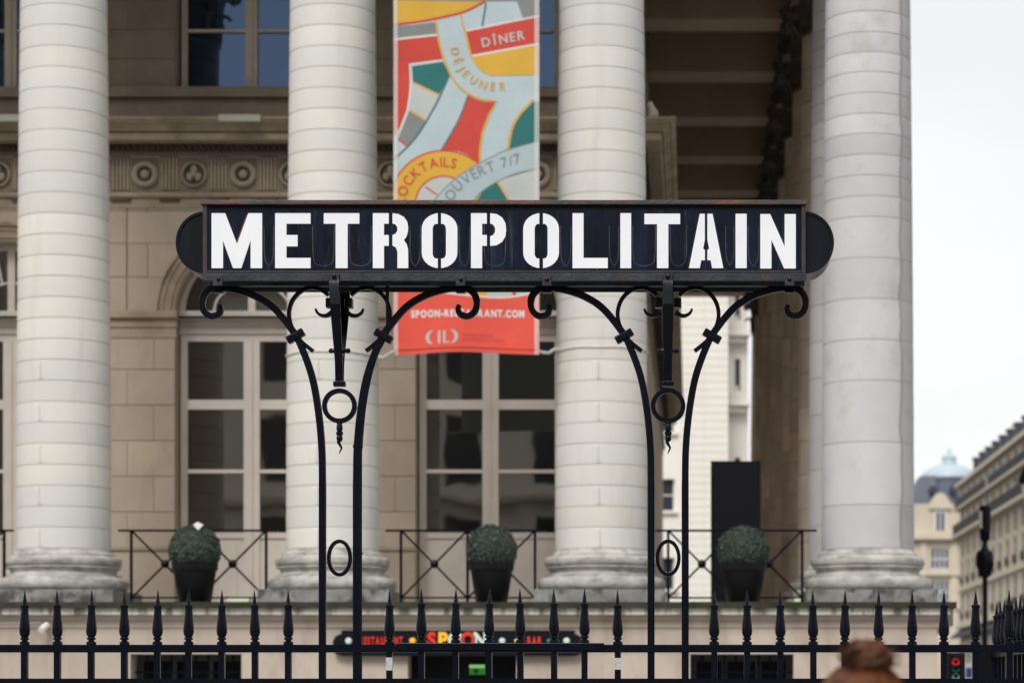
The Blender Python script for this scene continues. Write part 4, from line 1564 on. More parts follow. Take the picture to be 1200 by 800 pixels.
bev(MB().box((X(238), DS + .012, Zs(319)), (X(944), BK - .012, Zs(241))).build('box', M['sign_iron'], sg))
bev(MB().box((X(235.3), DS - .018, Zs(240.3)), (X(945.3), BK + .018, Zs(235.2))).build('lid', M['lid'], sg))
MB().box((X(239), DS + .004, Zs(246)), (X(943.5), DS + .011, Zs(240.5))).build('shadow_gap', M['black'], sg)
for xa, xb in ((243, 603.2), (604.4, 939)):
    MB().box((X(xa), DS + .003, Zs(317.5)), (X(xb), DS + .0115, Zs(246.2))).build('panel', M['panel'], sg)
bev(MB().box((X(237.8), DS - .004, Zs(320)), (X(243), DS + .012, Zs(240.4))).box((X(939.2), DS - .004, Zs(320)), (X(944), DS + .012, Zs(240.4))).box((X(243), DS - .003, Zs(319.6)), (X(939.2), DS + .012, Zs(317.2))).build('edge_frame', M['rust'], sg), .002, 1)
# angle-iron tray under the box
tr_ = MB().box((X(237.5), DS - .012, Zs(329.6)), (X(945), DS + .006, Zs(320.4)))
tr_.box((X(237.5), BK - .006, Zs(329.6)), (X(945), BK + .012, Zs(320.4)))
tr_.box((X(237.5), DS + .006, Zs(321.8)), (X(945), BK - .006, Zs(320.5)))
tr_.box((X(238), DM - .02, Zs(329.4)), (X(944.5), DM + .02, Zs(321.9)))
bev(tr_.build('tray', M['sign_iron'], sg))
for s, xe in ((-1, 238), (1, 944)):
    n = 20
    rx, rz = 33.5 * DM / F, 36 * DM / F
    x0 = X(xe)
    zc_ = PZ(285, DS + .05)
    pts = [(x0 + s * rx * math.sin(PI * i / n), zc_ + rz * math.cos(PI * i / n)) for i in range(n + 1)]
    pin = [(x0 + s * (rx - .012) * math.sin(PI * i / n), zc_ + (rz - .012) * math.cos(PI * i / n)) for i in range(n + 1)]
    c_ = MB().prism(pts, DS + .042, BK - .042)
    bev(c_.build('end_cap', M['cap'], sg, False), .003, 2)
    rm = MB()
    for i in range(n):
        rm.prism([pts[i], pts[i + 1], pin[i + 1], pin[i]], DS + .034, DS + .0415)
    rm.build('end_cap_rim', M['cap'], sg)


def oshape(x0, x1, y0, y1, xi0, xi1, yi0, yi1, g0, g1):
    """stencil O: two halves cut by a slot"""
    out = []
    cx = (x0 + x1) / 2
    rx, ry = (x1 - x0) / 2, 18
    rix, riy = (xi1 - xi0) / 2, 6.5

    def corner(cxx, cyy, rx_, ry_, a0, a1, n=7):
        return [(cxx + rx_ * math.cos(a0 + (a1 - a0) * i / n), cyy - ry_ * math.sin(a0 + (a1 - a0) * i / n)) for i in range(n + 1)]
    for sd in (-1, 1):
        g = g0 if sd < 0 else g1
        if sd < 0:
            o_ = [(g, y0)] + [p for p in corner(cx, y0 + ry, rx, ry, PI / 2, PI) if p[0] < g] + [p for p in corner(cx, y1 - ry, rx, ry, PI, 1.5 * PI) if p[0] < g] + [(g, y1)]
            i_ = [(g, yi1)] + [p for p in corner(xi0 + 4, yi1 - riy, 4, riy, 1.5 * PI, PI) if p[0] < g] + [p for p in corner(xi0 + 4, yi0 + riy, 4, riy, PI, PI / 2) if p[0] < g] + [(g, yi0)]
        else:
            o_ = [(g, y0)] + [p for p in corner(cx, y0 + ry, rx, ry, PI / 2, 0) if p[0] > g] + [p for p in corner(cx, y1 - ry, rx, ry, 0, -PI / 2) if p[0] > g] + [(g, y1)]
            i_ = [(g, yi1)] + [p for p in corner(xi1 - 4, yi1 - riy, 4, riy, -PI / 2, 0) if p[0] > g] + [p for p in corner(xi1 - 4, yi0 + riy, 4, riy, 0, PI / 2) if p[0] > g] + [(g, yi0)]
        out.append(o_ + i_)
    return out


T_, B_ = 250, 314.3
arcR = [(460, T_), (467, 251), (473.5, 254.5), (477.3, 260), (478.3, 266), (478, 272), (476, 278), (473.3, 281.5), (476.5, 286), (478.2, 292), (478.4, 300), (478.4, B_), (465.8, B_), (465.8, 295), (464, 290), (460, 288),
        (460, 275.5), (463.5, 274), (465.8, 270.5), (465.5, 266), (463.5, 263), (460, 262)]
arcP = [(574.5, T_), (582, 251), (588.5, 255), (592.3, 261.5), (593.2, 269), (592.3, 277), (588.5, 283.5), (582, 287.5), (574.5, 288.3), (574.5, 277), (578, 275.5), (580.2, 272), (580.2, 267), (578, 263.5), (574.5, 262)]
LET = [
    ('M', [[(248, T_), (264, T_), (277.8, 286), (291, T_), (307.2, T_), (307.2, B_), (293.8, B_), (293.8, 281.5), (282.8, B_), (273.2, B_), (261.4, 282), (261.4, B_), (248, B_)]]),
    ('E', [[(322.5, T_), (364, T_), (364, 262.3), (335.7, 262.3), (335.7, 275.5), (348.8, 275.5), (348.8, 288.8), (335.7, 288.8), (335.7, 302.3), (364, 302.3), (364, B_), (322.5, B_)]]),
    ('T', [[(379.5, T_), (421.2, T_), (421.2, 262.3), (407.4, 262.3), (407.4, B_), (393.4, B_), (393.4, 262.3), (379.5, 262.3)]]),
    ('R', [[(437, T_), (455.6, T_), (455.6, 262.3), (450, 262.3), (450, 275.5), (455.6, 275.5), (455.6, 288.2), (450, 288.2), (450, B_), (437, B_)], arcR]),
    ('O', oshape(494.3, 536, T_, B_, 507, 522.7, 262.5, 303, 513, 517)),
    ('P', [[(552, T_), (570.5, T_), (570.5, 262.3), (565, 262.3), (565, 275.5), (570.5, 275.5), (570.5, 288.2), (565, 288.2), (565, B_), (552, B_)], arcP]),
    ('O', oshape(613.2, 655, T_, B_, 626.5, 641.8, 262.5, 303, 632, 636.4)),
    ('L', [[(671, T_), (683.8, T_), (683.8, 302.3), (712.2, 302.3), (712.2, B_), (671, B_)]]),
    ('I', [[(727, T_), (739.6, T_), (739.6, B_), (727, B_)]]),
    ('T', [[(755.2, T_ + .5), (797, T_ + .5), (797, 262.8), (783.2, 262.8), (783.2, B_), (770, B_), (770, 262.8), (755.2, 262.8)]]),
    ('A', [[(820, T_ + .7), (825.9, T_ + .7), (825.9, 281), (824, 291.5), (826, 293), (826, 305), (821.8, 305), (820, B_), (807.4, B_)],
           [(829, T_ + .7), (835, T_ + .7), (847.6, B_), (834.6, B_), (832.8, 305), (829, 305), (829, 293), (831, 291.5), (829, 281)]]),
    ('I', [[(862, T_ + .7), (875, T_ + .7), (875, B_), (862, B_)]]),
    ('N', [[(891, T_ + 1), (902.5, T_ + 1), (919.5, 289), (919.5, T_ + 1), (932.5, T_ + 1), (932.5, B_ + .4), (919, B_ + .4), (904, 281), (904, B_ + .4), (891, B_ + .4)]]),
]
for ch, polys in LET:
    lb = MB()
    for pl_ in polys:
        lb.prism([(X(a), Zs(b)) for a, b in pl_], DS - .0005, DS + .0028)
    lb.build('letter', M['letter'], sg)
# grimy scraped outline round the letters
ol = MB()
for ch, polys in LET:
    for pl_ in polys:
        cx = sum(p[0] for p in pl_) / len(pl_)
        for i in range(len(pl_)):
            a, b = pl_[i], pl_[(i + 1) % len(pl_)]
            if math.hypot(a[0] - b[0], a[1] - b[1]) > 3:
                d = Vector((b[0] - a[0], b[1] - a[1])).normalized() * .5
                nn_ = Vector((-d.y, d.x)) * 1.3
                q = [(a[0] - d.x - nn_.x, a[1] - d.y - nn_.y), (b[0] + d.x - nn_.x, b[1] + d.y - nn_.y), (b[0] + d.x + nn_.x, b[1] + d.y + nn_.y), (a[0] - d.x + nn_.x, a[1] - d.y + nn_.y)]
                ol.add([(X(u), DS + .0022, Zs(v)) for u, v in q], [(0, 1, 2, 3)])
tag(ol.build('letter_edge', mat('worn enamel edge', (0.045, 0.038, 0.042), (0.01, 0.011, 0.016), 0.5, scale=30), sg), kind='stuff')
wc = MB()
for (xa, xb) in ((308, 322), (336.5, 364), (365, 393), (408, 436.5), (479, 494), (536.5, 551.5), (566, 594), (655.5, 670.5), (685, 712), (712.5, 726.5), (740, 769.5), (784, 806), (849, 861.5), (875.5, 890.5)):
    yt = 305 if (xa, xb) in ((336.5, 364), (685, 712)) else 311
    if yt == 305:
        continue
    pl_ = smooth_path([(xa + 1.4, 264), (xa + 1.6, 290), (xa + 2.6, 303), (xa + 5.0, 309), ((xa + xb) / 2, 311.5), (xb - 5.0, 309), (xb - 2.6, 303), (xb - 1.6, 290), (xb - 1.4, 264)], 4)
    for a, b in zip(pl_, pl_[1:]):
        d = Vector((b[0] - a[0], b[1] - a[1]))
        if d.length < 1e-4:
            continue
        nn_ = Vector((-d.y, d.x)).normalized() * .55
        q = [(a[0] - nn_.x, a[1] - nn_.y), (b[0] - nn_.x, b[1] - nn_.y), (b[0] + nn_.x, b[1] + nn_.y), (a[0] + nn_.x, a[1] + nn_.y)]
        wc.add([(X(u), DS + .0026, Zs(v)) for u, v in q], [(0, 1, 2, 3)])
tag(wc.build('worn_coat', mat('scraped grey enamel', (0.030, 0.032, 0.040), (0.008, 0.010, 0.018), 0.5, scale=14, amount=1.0, lo=.42, hi=.55), sg), kind='stuff')
MB().add([(X(u), DS + .0024, Zs(v)) for u, v in ((288.5, 252), (290.5, 252), (278.5, 284), (277.3, 282))], [(0, 1, 2, 3)]).build('rust_streak', mat('red rust streak', (0.16, 0.03, 0.025), (0.05, 0.02, 0.02), 0.7, scale=40), sg)
for px in (300, 450, 530, 640, 700, 850):
    p = P(px, 315.8, DS - .003)
    MB().lathe([(.005, 0), (.004, .003), (.001, .0035)], p.x, p.y, 10, axis='y', cz=p.z, cap=False).build('screw', M['rust'], sg)


# wrought brackets -------------------------------------------------------
def bracket(cx, conduit):
    """cx: photograph x of the axis; everything in the mid plane"""
    e = empty('sign_bracket', (PX(cx, DM), DM, 0.3))
    q = lambda a, b, d=DM: P(cx + a, b, d)
    S = DM / F
    for s in (-1, 1):
        path = [(20, 1060), (20, 800), (20, 640), (20, 560), (21, 520), (25, 480), (32, 442), (44, 408), (54, 389), (76, 362), (97, 348), (118, 340.5), (136, 337.5), (150, 338.5), (158, 345), (161, 355),
                (158.5, 365), (151, 370.5), (142.5, 369), (139, 363), (140.5, 357.5)]
        pts = smooth_path(path, 6)
        n = len(pts)
        ws = []
        for i in range(n):
            u = i / (n - 1)
            ws.append(8.3 * S if u < 0.15 else 8.0 * S if u < 0.75 else 7.2 * S if u < 0.92 else (7.2 - 2.5 * (u - 0.92) / 0.08) * S)
        MB().ribbon([q(s * a, b) for a, b in pts], 0, 0.034, ws=ws).build('scroll_post', M['iron'], e, True)
        sm = smooth_path([(13, 346), (22, 339.5), (34, 337.3), (46, 342), (55, 352), (59, 365), (58, 377), (54, 387), (46, 399), (31, 411.5)], 5)
        MB().ribbon([q(s * a, b) for a, b in sm], 4.6 * S, 0.028).build('inner_scroll', M['iron'], e, True)
        # collar where the two bars are bound
        a0, b0_ = 51.5, 394
        d = Vector((0.8, 0.6))
        c_ = MB()
        c_.ribbon([q(s * (a0 - 9.5), b0_ - 5.5), q(s * (a0 + 9.5), b0_ + 5.5)], 9 * S, 0.05)
        bev(c_.build('collar', M['iron'], e), .003)
        # strap holding the scroll end to the tray
        st = MB().box((PX(cx + s * 142 - 5.5, DS), DS - .019, PZ(335.5, DS)), (PX(cx + s * 142 + 5.5, DS), DS - .0125, PZ(324, DS)))
        so_ = st.build('strap', M['sign_iron'], e)
        bev(MB().box((PX(cx + s * 142 - 5.5, DM), DM - .024, PZ(343.5, DM)), (PX(cx + s * 142 + 5.5, DM), DM + .024, PZ(331, DM))).build('binding', M['iron'], e), .003)
        bev(so_, .002)
        p = P(cx + s * 142, 327.5, DS - .019)
        MB().lathe([(.010, 0), (.009, .006), (.001, .009)], p.x, p.y, 12, axis='y', cz=p.z, cap=False).build('bolt', M['iron'], so_, True)
        # small hooks
        hk = smooth_path([(9, 366), (14, 369.5), (20, 370), (25.5, 367), (28, 362)], 5)
        MB().ribbon([q(s * a, b) for a, b in hk], 4 * S, 0.026, ws=[(5.5 - 3.2 * i / (len(hk) - 1)) * S for i in range(len(hk))]).build('hook', M['iron'], e, True)
        bev(MB().box((PX(cx + s * 11 - 4.5, DM), DM - .03, PZ(361, DM)), (PX(cx + s * 11 + 4.5, DM), DM + .03, PZ(350, DM))).build('clamp_block', M['iron'], e), .003)
    # pendant: front and back straps falling from the tray to one bar
    for sd, dfar in ((-1, DS - .017), (1, BK + .017)):
        st = MB()
        pp = []
        for b, w in ((322, 0.0), (331, 0.0), (340, -0.06), (352, 0.04), (362, 0.16), (372, 0.27), (400, 0.62), (424, 0.9), (452, 1.0)):
            D_ = dfar + (DM + sd * .012 - dfar) * w
            pp.append((D_, PZ(b, DS) if b < 340 else PZ(b, DM)))
        pp = smooth_path(pp, 4)
        hw = 6.0 * S
        n = len(pp)
        vs, fs = [], []
        for (D_, z_) in pp:
            xx = PX(cx, DM)
            tp = 1.0 - .24 * max(0.0, min(1.0, (PZ(362, DM) - z_) / (PZ(362, DM) - PZ(425, DM))))
            for ux, uy in ((-hw * tp, -.005), (hw * tp, -.005), (hw * tp, .005), (-hw * tp, .005)):
                vs.append((xx + ux, D_ + uy, z_))
        for i in range(n - 1):
            for k in range(4):
                fs.append((i * 4 + k, (i + 1) * 4 + k, (i + 1) * 4 + (k + 1) % 4, i * 4 + (k + 1) % 4))
        fs += [(0, 1, 2, 3), tuple((n - 1) * 4 + k for k in (3, 2, 1, 0))]
        st.add(vs, fs)
        o = st.build('pendant_strap', M['iron'], e, True)
        if sd < 0:
            hg = MB()
            up_n = [i_ for i_ in range(n) if pp[i_][1] > PZ(364, DM)]
            hv = []
            for i_ in up_n:
                xx = PX(cx, DM)
                for ux, uy in ((-hw * .93, -.0085), (hw * .93, -.0085), (hw * .93, -.0052), (-hw * .93, -.0052)):
                    hv.append((xx + ux, pp[i_][0] + uy, pp[i_][1]))
            hf = [(i_ * 4 + k, (i_ + 1) * 4 + k, (i_ + 1) * 4 + (k + 1) % 4, i_ * 4 + (k + 1) % 4) for i_ in range(len(up_n) - 1) for k in range(4)]
            hg.add(hv, hf + [(0, 1, 2, 3), tuple((len(up_n) - 1) * 4 + k for k in (3, 2, 1, 0))])
            hg.build('hanger', M['sign_iron'], o, True)
            p = Vector((PX(cx, DM), DS - .027, PZ(325, DS)))
            MB().lathe([(.012, 0), (.011, .007), (.001, .011)], p.x, p.y, 12, axis='y', cz=p.z, cap=False).build('bolt', M['iron'], o, True)
    bl = MB().tube([q(-10.5, 411), q(10.5, 411)], 0.011, 8)
    bl.ball(q(-10, 411), 0.013, 10, 8).ball(q(10, 411), 0.013, 10, 8)
    bl.build('through_bolt', M['iron'], e, True)
    bev(MB().box(tuple(q(-7, 453) + Vector((0, -.022, 0))), tuple(q(7, 447) + Vector((0, .022, 0)))).build('shackle', M['iron'], e), .003)
    rg = [q(17.6 * math.cos(2 * PI * k / 40), 475.5 + 17.6 * math.sin(2 * PI * k / 40)) for k in range(40)]
    MB().ribbon(rg, 5.4 * S, 0.03, closed=True).build('ring', M['iron'], e, True)
    el_ = [q(12.6 * math.cos(2 * PI * k / 40), 653.5 + 19.6 * math.sin(2 * PI * k / 40)) for k in range(40)]
    MB().ribbon(el_, 4.2 * S, 0.026, closed=True).build('oval', M['iron'], e, True)
    # turned and twisted drop under the ring
    f_ = MB()
    x0, y0 = q(0, 0).x, DM
    pr_ = [(2.5, 492), (4.2, 495), (3.0, 497), (3.6, 499), (3.9, 503), (2.8, 504.5), (4.1, 506), (4.2, 509), (2.9, 510.5), (3.8, 512), (3.6, 515), (2.6, 517)]
    f_.lathe([(r * S, PZ(b, DM)) for r, b in pr_][::-1], x0, y0, 12)
    tw = smooth_path([(0, 515), (-1.2, 518), (0.6, 521.5), (2.2, 525), (0.4, 529), (-0.4, 532)], 4)
    f_.tube([q(a, b) for a, b in tw], .01, 7, radii=[(2.6 - 2.3 * i / (len(tw) - 1)) * S for i in range(len(tw))])
    f_.build('twisted_drop', M['iron'], e, True)
    if conduit:
        pts = [(56, 331), (56, 372), (55.5, 390), (50, 402), (43.5, 415), (36, 440), (29.5, 475), (25.2, 520), (24.4, 560), (24.4, 800), (24.4, 1060)]
        cd = MB().tube([q(a, b, DM - .008) for a, b in smooth_path(pts, 4)], 2.1 * S, 8)
        cd.build('conduit', M['iron'], e, True)
        for b in (523, 648):
            MB().ribbon([q(16, b), q(27, b)], 2.4 * S, .042).build('conduit_clip', M['iron'], e)
    return e


b1 = bracket(398, True)
tag(b1, 'wrought iron scroll bracket with thin conduit holding the left half of the metro sign', 'sign bracket', 'scroll brackets under the metro sign')
b2 = bracket(783, False)
tag(b2, 'wrought iron scroll bracket without conduit holding the right half of the metro sign', 'sign bracket', 'scroll brackets under the metro sign')

# ------------------------------------------------------------------ spear railings
DF = 12.16
S = DF / F


def finial_mesh():
    pr_ = [(5.6, 755.2), (5.9, 753.6), (5.6, 752.2), (3.4, 751), (3.3, 750), (5.0, 749.2), (5.2, 748), (4.9, 747), (3.6, 746.4), (4.9, 745), (5.9, 742.5), (6.3, 738.5), (5.9, 732), (5.0, 724), (4.3, 716), (4.25, 713), (4.9, 711.5), (5.4, 709.2), (4.6, 708.6), (3.0, 709.2), (2.7, 707), (1.9, 702), (1.0, 696), (0.2, 691)]
    mb = MB().lathe([(r * S, (755.2 - b) * S) for r, b in pr_], 0, 0, 12)
    return mb.mesh('finial', M['iron'], Z0V, True)


fin = finial_mesh()
hb = 3.6 * S
ZR = PZ(755, DF)
bar_me = MB().box((-hb, -hb, -1.27), (hb, hb, 0)).mesh('picket', M['iron'], Z0V)
fence = empty('spear_fence', (PX(590, DF), DF, 0.45), 'black iron spear railing running across the foot of the photo under the metro sign', 'fence')
MB().box((PX(-330, DF), DF - .022, PZ(764, DF)), (PX(1216, DF), DF + .022, ZR)).build('rail', M['iron'], fence)
MB().box((PX(-330, DF), DF - .022, PZ(803.5, DF)), (PX(1216, DF), DF + .022, PZ(794.5, DF))).build('rail', M['iron'], fence)
bev(MB().box((PX(466, DF), DF - .03, PZ(761.5, DF)), (PX(708, DF), DF + .03, PZ(753, DF))).build('rail_cover', M['iron'], fence), .003)
spk = [29, 67.5, 107, 146, 184.5, 221, 260, 299, 338, 456.5, 494, 534, 573, 610, 649.5, 685, 724, 837, 875.5, 914.5, 953, 990, 1029.5, 1069, 1106, 1143, 1182.5]
spk = [-9 - 38.5 * k for k in range(8)][::-1] + spk
for px in spk:
    pk = inst('picket', bar_me, fence, (PX(px, DF), DF, ZR), R.uniform(-.05, .05))
    f_ = inst('finial', fin, pk, (PX(px, DF), DF, ZR + (0.0006 if not 466 < px < 708 else 2 * S)))
    f_.rotation_euler = (R.uniform(-.015, .015), R.uniform(-.012, .012), R.uniform(0, 1))
stick = mat('pale worn sticker', (0.5, 0.5, 0.5), (0.2, 0.2, 0.22), 0.6, scale=60)
for px, ya, yb, lab in ((456.5, 770, 785, 'scuffed grey sticker on the picket right of the left sign bracket'), (724, 770.5, 784, 'pale sticker on the picket left of the right sign bracket')):
    tag(MB().box((PX(px, DF) - hb - .0005, DF - hb - .002, PZ(yb, DF)), (PX(px, DF) + hb + .0005, DF - hb + .02, PZ(ya, DF))).build('sticker', stick), lab, 'sticker', 'stickers on the railing')
XSF = 1.745
sf = empty('spear_fence', (XSF, 13.0, 0.45), 'side run of black spear railing receding from the right end of the front railing', 'fence')
for k in range(11):
    y = 12.16 + .165 * k
    pk = inst('picket', bar_me, sf, (XSF, y, ZR))
    inst('finial', fin, pk, (XSF, y, ZR + .0006))
MB().box((XSF - .022, DF + .024, PZ(764, DF)), (XSF + .022, 13.9, ZR)).build('rail', M['iron'], sf)
MB().box((XSF - .022, DF + .024, PZ(803.5, DF)), (XSF + .022, 13.9, PZ(794.5, DF))).build('rail', M['iron'], sf)
MB().box((XSF - .1, 13.9, 0.45), (XSF + .06, 14.06, PZ(763, 14.0))).build('end_pier', M['black'], sf)
par = MB().box((-4.95, 12.0, 0), (1.9, 12.32, 0.42)).box((1.59, 12.324, 0), (1.9, 14.2, 0.42))
tag(bev(MB().box((-4.95, 12.0, 0.12), (1.9, 12.32, 0.45)).box((1.59, 12.324, .12), (1.9, 14.2, 0.448)).build('stone_kerb', M['kerb']), .012), 'low grey stone kerb carrying the spear railing of the metro entrance', 'kerb')
# dry twiggy shrub behind the side railing
tw_ = MB()
rnd = random.Random(11)
c0 = Vector((PX(1200, 14.6), 14.6, 1.2))
for i in range(90):
    p = c0 + Vector((rnd.uniform(-.07, .16), rnd.uniform(-.15, .15), 0))
    pts = [p]
    d = Vector((rnd.uniform(-.3, .3), rnd.uniform(-.3, .3), 1)).normalized()
    for k in range(6):
        d = (d + Vector((rnd.uniform(-.6, .6), rnd.uniform(-.6, .6), rnd.uniform(-.3, .35)))).normalized()
        pts.append(pts[-1] + d * rnd.uniform(.07, .12))
    pts = [Vector((max(PX(1183, 14.6), min(q_.x, 2.35)), q_.y, min(q_.z, PZ(763, 14.6)))) for q_ in pts]
    tw_.tube(pts, .004, 4, radii=[.006, .005, .005, .004, .004, .003, .002])
sh = empty('dry_shrub', (c0.x, c0.y, 0.12), 'dry golden brown twiggy shrub behind the side railing', 'shrub')
tw_.build('twigs', mat('dry golden twig', (0.22, 0.14, 0.06), (0.1, 0.06, 0.03), 0.8, scale=20), sh)
MB().lathe([(.2, .12), (.26, .8), (.24, 1.22), (.01, 1.22)], c0.x + .05, c0.y, 16, cap=False).build('tub', M['black'], sh)

# ------------------------------------------------------------------ street furniture beyond the railing
D = 40.0
k_ = D / F
lx, lz = PX(1154.3, D), lambda b: PZ(b, D)
lp = empty('lamp_post', (lx, D, 0.0), 'slim black post with cylindrical lantern and bulky collar before the street at right', 'lamp post')
MB().lathe([(5.5 * k_, 0.0), (5.5 * k_, 0.7), (3.4 * k_, .78), (3.2 * k_, lz(676)), (6, lz(675))][:4], lx, D, 14).build('post', M['iron'], lp, True)
MB().lathe([(3.2 * k_, lz(677)), (7.5 * k_, lz(674)), (8, lz(672))][:2] + [(8.5 * k_, lz(668)), (11 * k_, lz(662)), (11 * k_, lz(651)), (9.5 * k_, lz(646)), (5 * k_, lz(643)), (3.5 * k_, lz(640)), (3 * k_, lz(635)), (6 * k_, lz(631)), (6.5 * k_, lz(622.5))], lx, D, 12).build('collar', M['iron'], lp, True)
MB().lathe([(6.8 * k_, lz(622.3)), (7 * k_, lz(600)), (7 * k_, lz(594)), (5 * k_, lz(592))], lx, D, 18).build('lantern', M['black'], lp, True)
MB().lathe([(7.1 * k_, lz(620)), (7.15 * k_, lz(598))], lx, D, 18, cap=False)
rf = MB()
for i in range(5):
    t0, t1 = PI + .15 + i * .16, PI + .15 + (i + 1) * .16
    rr = 7.3 * k_
    rf.add([(lx + rr * math.cos(t0), D + rr * math.sin(t0), lz(619)), (lx + rr * math.cos(t1), D + rr * math.sin(t1), lz(619)), (lx + rr * math.cos(t1), D + rr * math.sin(t1), lz(599)), (lx + rr * math.cos(t0), D + rr * math.sin(t0), lz(599))], [(0, 1, 2, 3)])
rf.build('painted_highlight', M['lamp_glass'], lp)  # pale strip painted as the white highlight down the lantern's left

D = 55.0
k_ = D / F
lx = PX(1206, D)
s2_ = empty('street_lamp', (lx, D, 0), 'old street lamp with black cap and milky glass lantern cut by the right edge', 'street lamp')
MB().lathe([(.16, 0), (.16, .8), (.08, 1), (.06, PZ(592, D))], lx, D, 12).build('post', M['iron'], s2_, True)
MB().lathe([(.08, PZ(592, D)), (.19, PZ(570, D)), (.2, PZ(567, D))], lx, D, 8).build('lantern_glass', M['lamp_glass'], s2_)
MB().lathe([(.25, PZ(566.5, D)), (.26, PZ(562, D)), (.2, PZ(554, D)), (.1, PZ(546, D)), (.05, PZ(538, D)), (.01, PZ(535, D))], lx, D, 12).build('lantern_cap', M['black'], s2_, True)

D = 20.0
tl = empty('traffic_light', (PX(1120, D), D, 0), 'black traffic light with glowing red lens behind the railing', 'traffic light')
x0, x1 = PX(1110, D), PX(1131, D)
bev(MB().box((x0, D, PZ(822, D)), (x1, D + .12, PZ(764, D))).build('housing', M['black'], tl), .01)
MB().tube([(PX(1120, D), D + .06, 0), (PX(1120, D), D + .06, PZ(822, D))], .045, 10).build('post', M['iron'], tl)
for py, m_ in ((775, emit('lit red lens', s2l((200, 35, 45)), 0.35)), (783, mat('teal lens', s2l((20, 95, 95)), rough=.3)), (792, mat('pale green lens', s2l((150, 185, 170)), rough=.3))):
    p = P(1120, py, D - .001)
    MB().lathe([(.034, 0), (.03, .012), (.016, .015)], p.x, p.y, 18, axis='y', cz=p.z, cap=False).build('lens', m_, tl, True)
    vz = []
    for i in range(13):
        t = PI * i / 12
        vz.append((p.x + .037 * math.cos(t), p.z + .037 * math.sin(t)))
    v2 = MB()
    for a, b in zip(vz, vz[1:]):
        v2.add([(a[0], D - .06, a[1]), (b[0], D - .06, b[1]), (b[0], D + .002, b[1]), (a[0], D + .002, a[1])], [(0, 1, 2, 3)])
    v2.build('visor', M['black'], tl)

D = 34.0
pn = empty('street_panel', (PX(1150, D), D, 0), 'white street panel with a blue square seen low between the pickets at right', 'sign')
MB().box((PX(1130, D), D, PZ(812, D)), (PX(1168, D), D + .06, PZ(776, D))).build('panel', mat('white panel', (0.62, 0.64, 0.68), rough=.5), pn)
MB().box((PX(1132, D), D - .008, PZ(793, D)), (PX(1139, D), D, PZ(782, D))).build('blue_square', mat('blue panel', s2l((35, 62, 120)), rough=.5), pn)
MB().box((PX(1146, D), D + .01, 0), (PX(1152, D), D + .05, PZ(812, D))).build('leg', M['iron'], pn)

# ------------------------------------------------------------------ far buildings
def win_set(w, h, nv=1, nh=2, mp=None, dp=1.0):
    """shared window meshes facing -Y at the origin: frame and pane"""
    fr = MB()
    t = .07
    fr.box((-w / 2, 0, 0), (-w / 2 + t, .06, h)).box((w / 2 - t, 0, 0), (w / 2, .06, h)).box((-w / 2 + t, .002, 0), (w / 2 - t, .058, t)).box((-w / 2 + t, .002, h - t), (w / 2 - t, .058, h))
    for i in range(1, nv + 1):
        x = -w / 2 + w * i / (nv + 1)
        fr.box((x - .04, .004, t), (x + .04, .056, h - t))
    for i in range(1, nh + 1):
        zz = h * i / (nh + 1)
        fr.box((-w / 2 + t, .008, zz - .025), (w / 2 - t, .05, zz + .025))
    for q in fr.v:
        q.y = q.y * dp if dp == 1 else 0.028 + q.y * dp * .03
    a = fr.mesh('window', mat('far window frame', (0.55, 0.53, 0.5)), Z0V)
    b = MB().box((-w / 2 + .02, .03, .02), (w / 2 - .02, .04, h - .02)).mesh('pane', mp or M['pane_far'], Z0V)
    return a, b


def put_window(ws, parent, loc, rz=0):
    o = inst('window', ws[0], parent, loc, rz)
    p = bpy.data.objects.new('pane', ws[1])
    C.objects.link(p)
    p.parent = o
    return o


# pale building closing the view through the gallery
D = 96.0
gb = empty('corner_building', (0, D, 0), 'pale rusticated limestone building seen bright through the end of the gallery', 'building')
xe = PX(853, D)
x0 = -9.0
w1 = win_set(1.0, 1.35, 1, 1)
hl = []
body = MB()
xw = PX(785.5, D)
zsills = [PZ(598, D), PZ(690, D), PZ(506, D), PZ(414, D)]
for z_ in zsills:
    hl.append((xw - .18, xw + .12))
usx = [x0, xw - 0.55, xw + .17, xe]
zsort = sorted(zsills)
vsx = [0]
hs = set()
for z_ in zsort:
    vsx += [z_, z_ + 1.25]
vsx.append(23)
for j in range(1, len(vsx) - 1, 2):
    hs.add((1, j))
facade(body, (0, D, 0), (1, 0, 0), (0, -1, 0), usx, vsx, hs, .35)
body.box((x0, D + .36, 0), (xe - .001, D + 14, 23))
body.build('wall', M['pale_stone'], gb)
for z_ in zsort:
    ww = MB().box((usx[1], D + .2, z_), (usx[1] + .06, D + .27, z_ + 1.25)).box((usx[2] - .06, D + .2, z_), (usx[2], D + .27, z_ + 1.25)).box((usx[1] + .06, D + .202, z_ + .6), (usx[2] - .06, D + .268, z_ + .65)).build('window', M['frame_paint'], gb)
    MB().box((usx[1], D + .24, z_), (usx[2], D + .25, z_ + 1.25)).build('pane', M['pane_far'], ww)
    MB().box((usx[1] - .15, D - .16, z_ - .12), (usx[2] + .12, D + .0, z_ - .005)).build('sill', M['pale_stone'], gb)
zz_ = 0.4
k = 0
while zz_ < 22:
    for a, b in ((usx[0] + 6, usx[1] - .2), (usx[2] + .22, xe + .02)):
        n = 1 if b - a < 1.0 else 2
        for q_ in range(n):
            xa, xb = a + (b - a) * q_ / n, a + (b - a) * (q_ + 1) / n
            MB().block(xa + .004, xb - .004, zz_ + .012, zz_ + .298, D + .01, D - .03, .014).build('stone_block', M['pale_stone'], gb)
    zz_ += .31
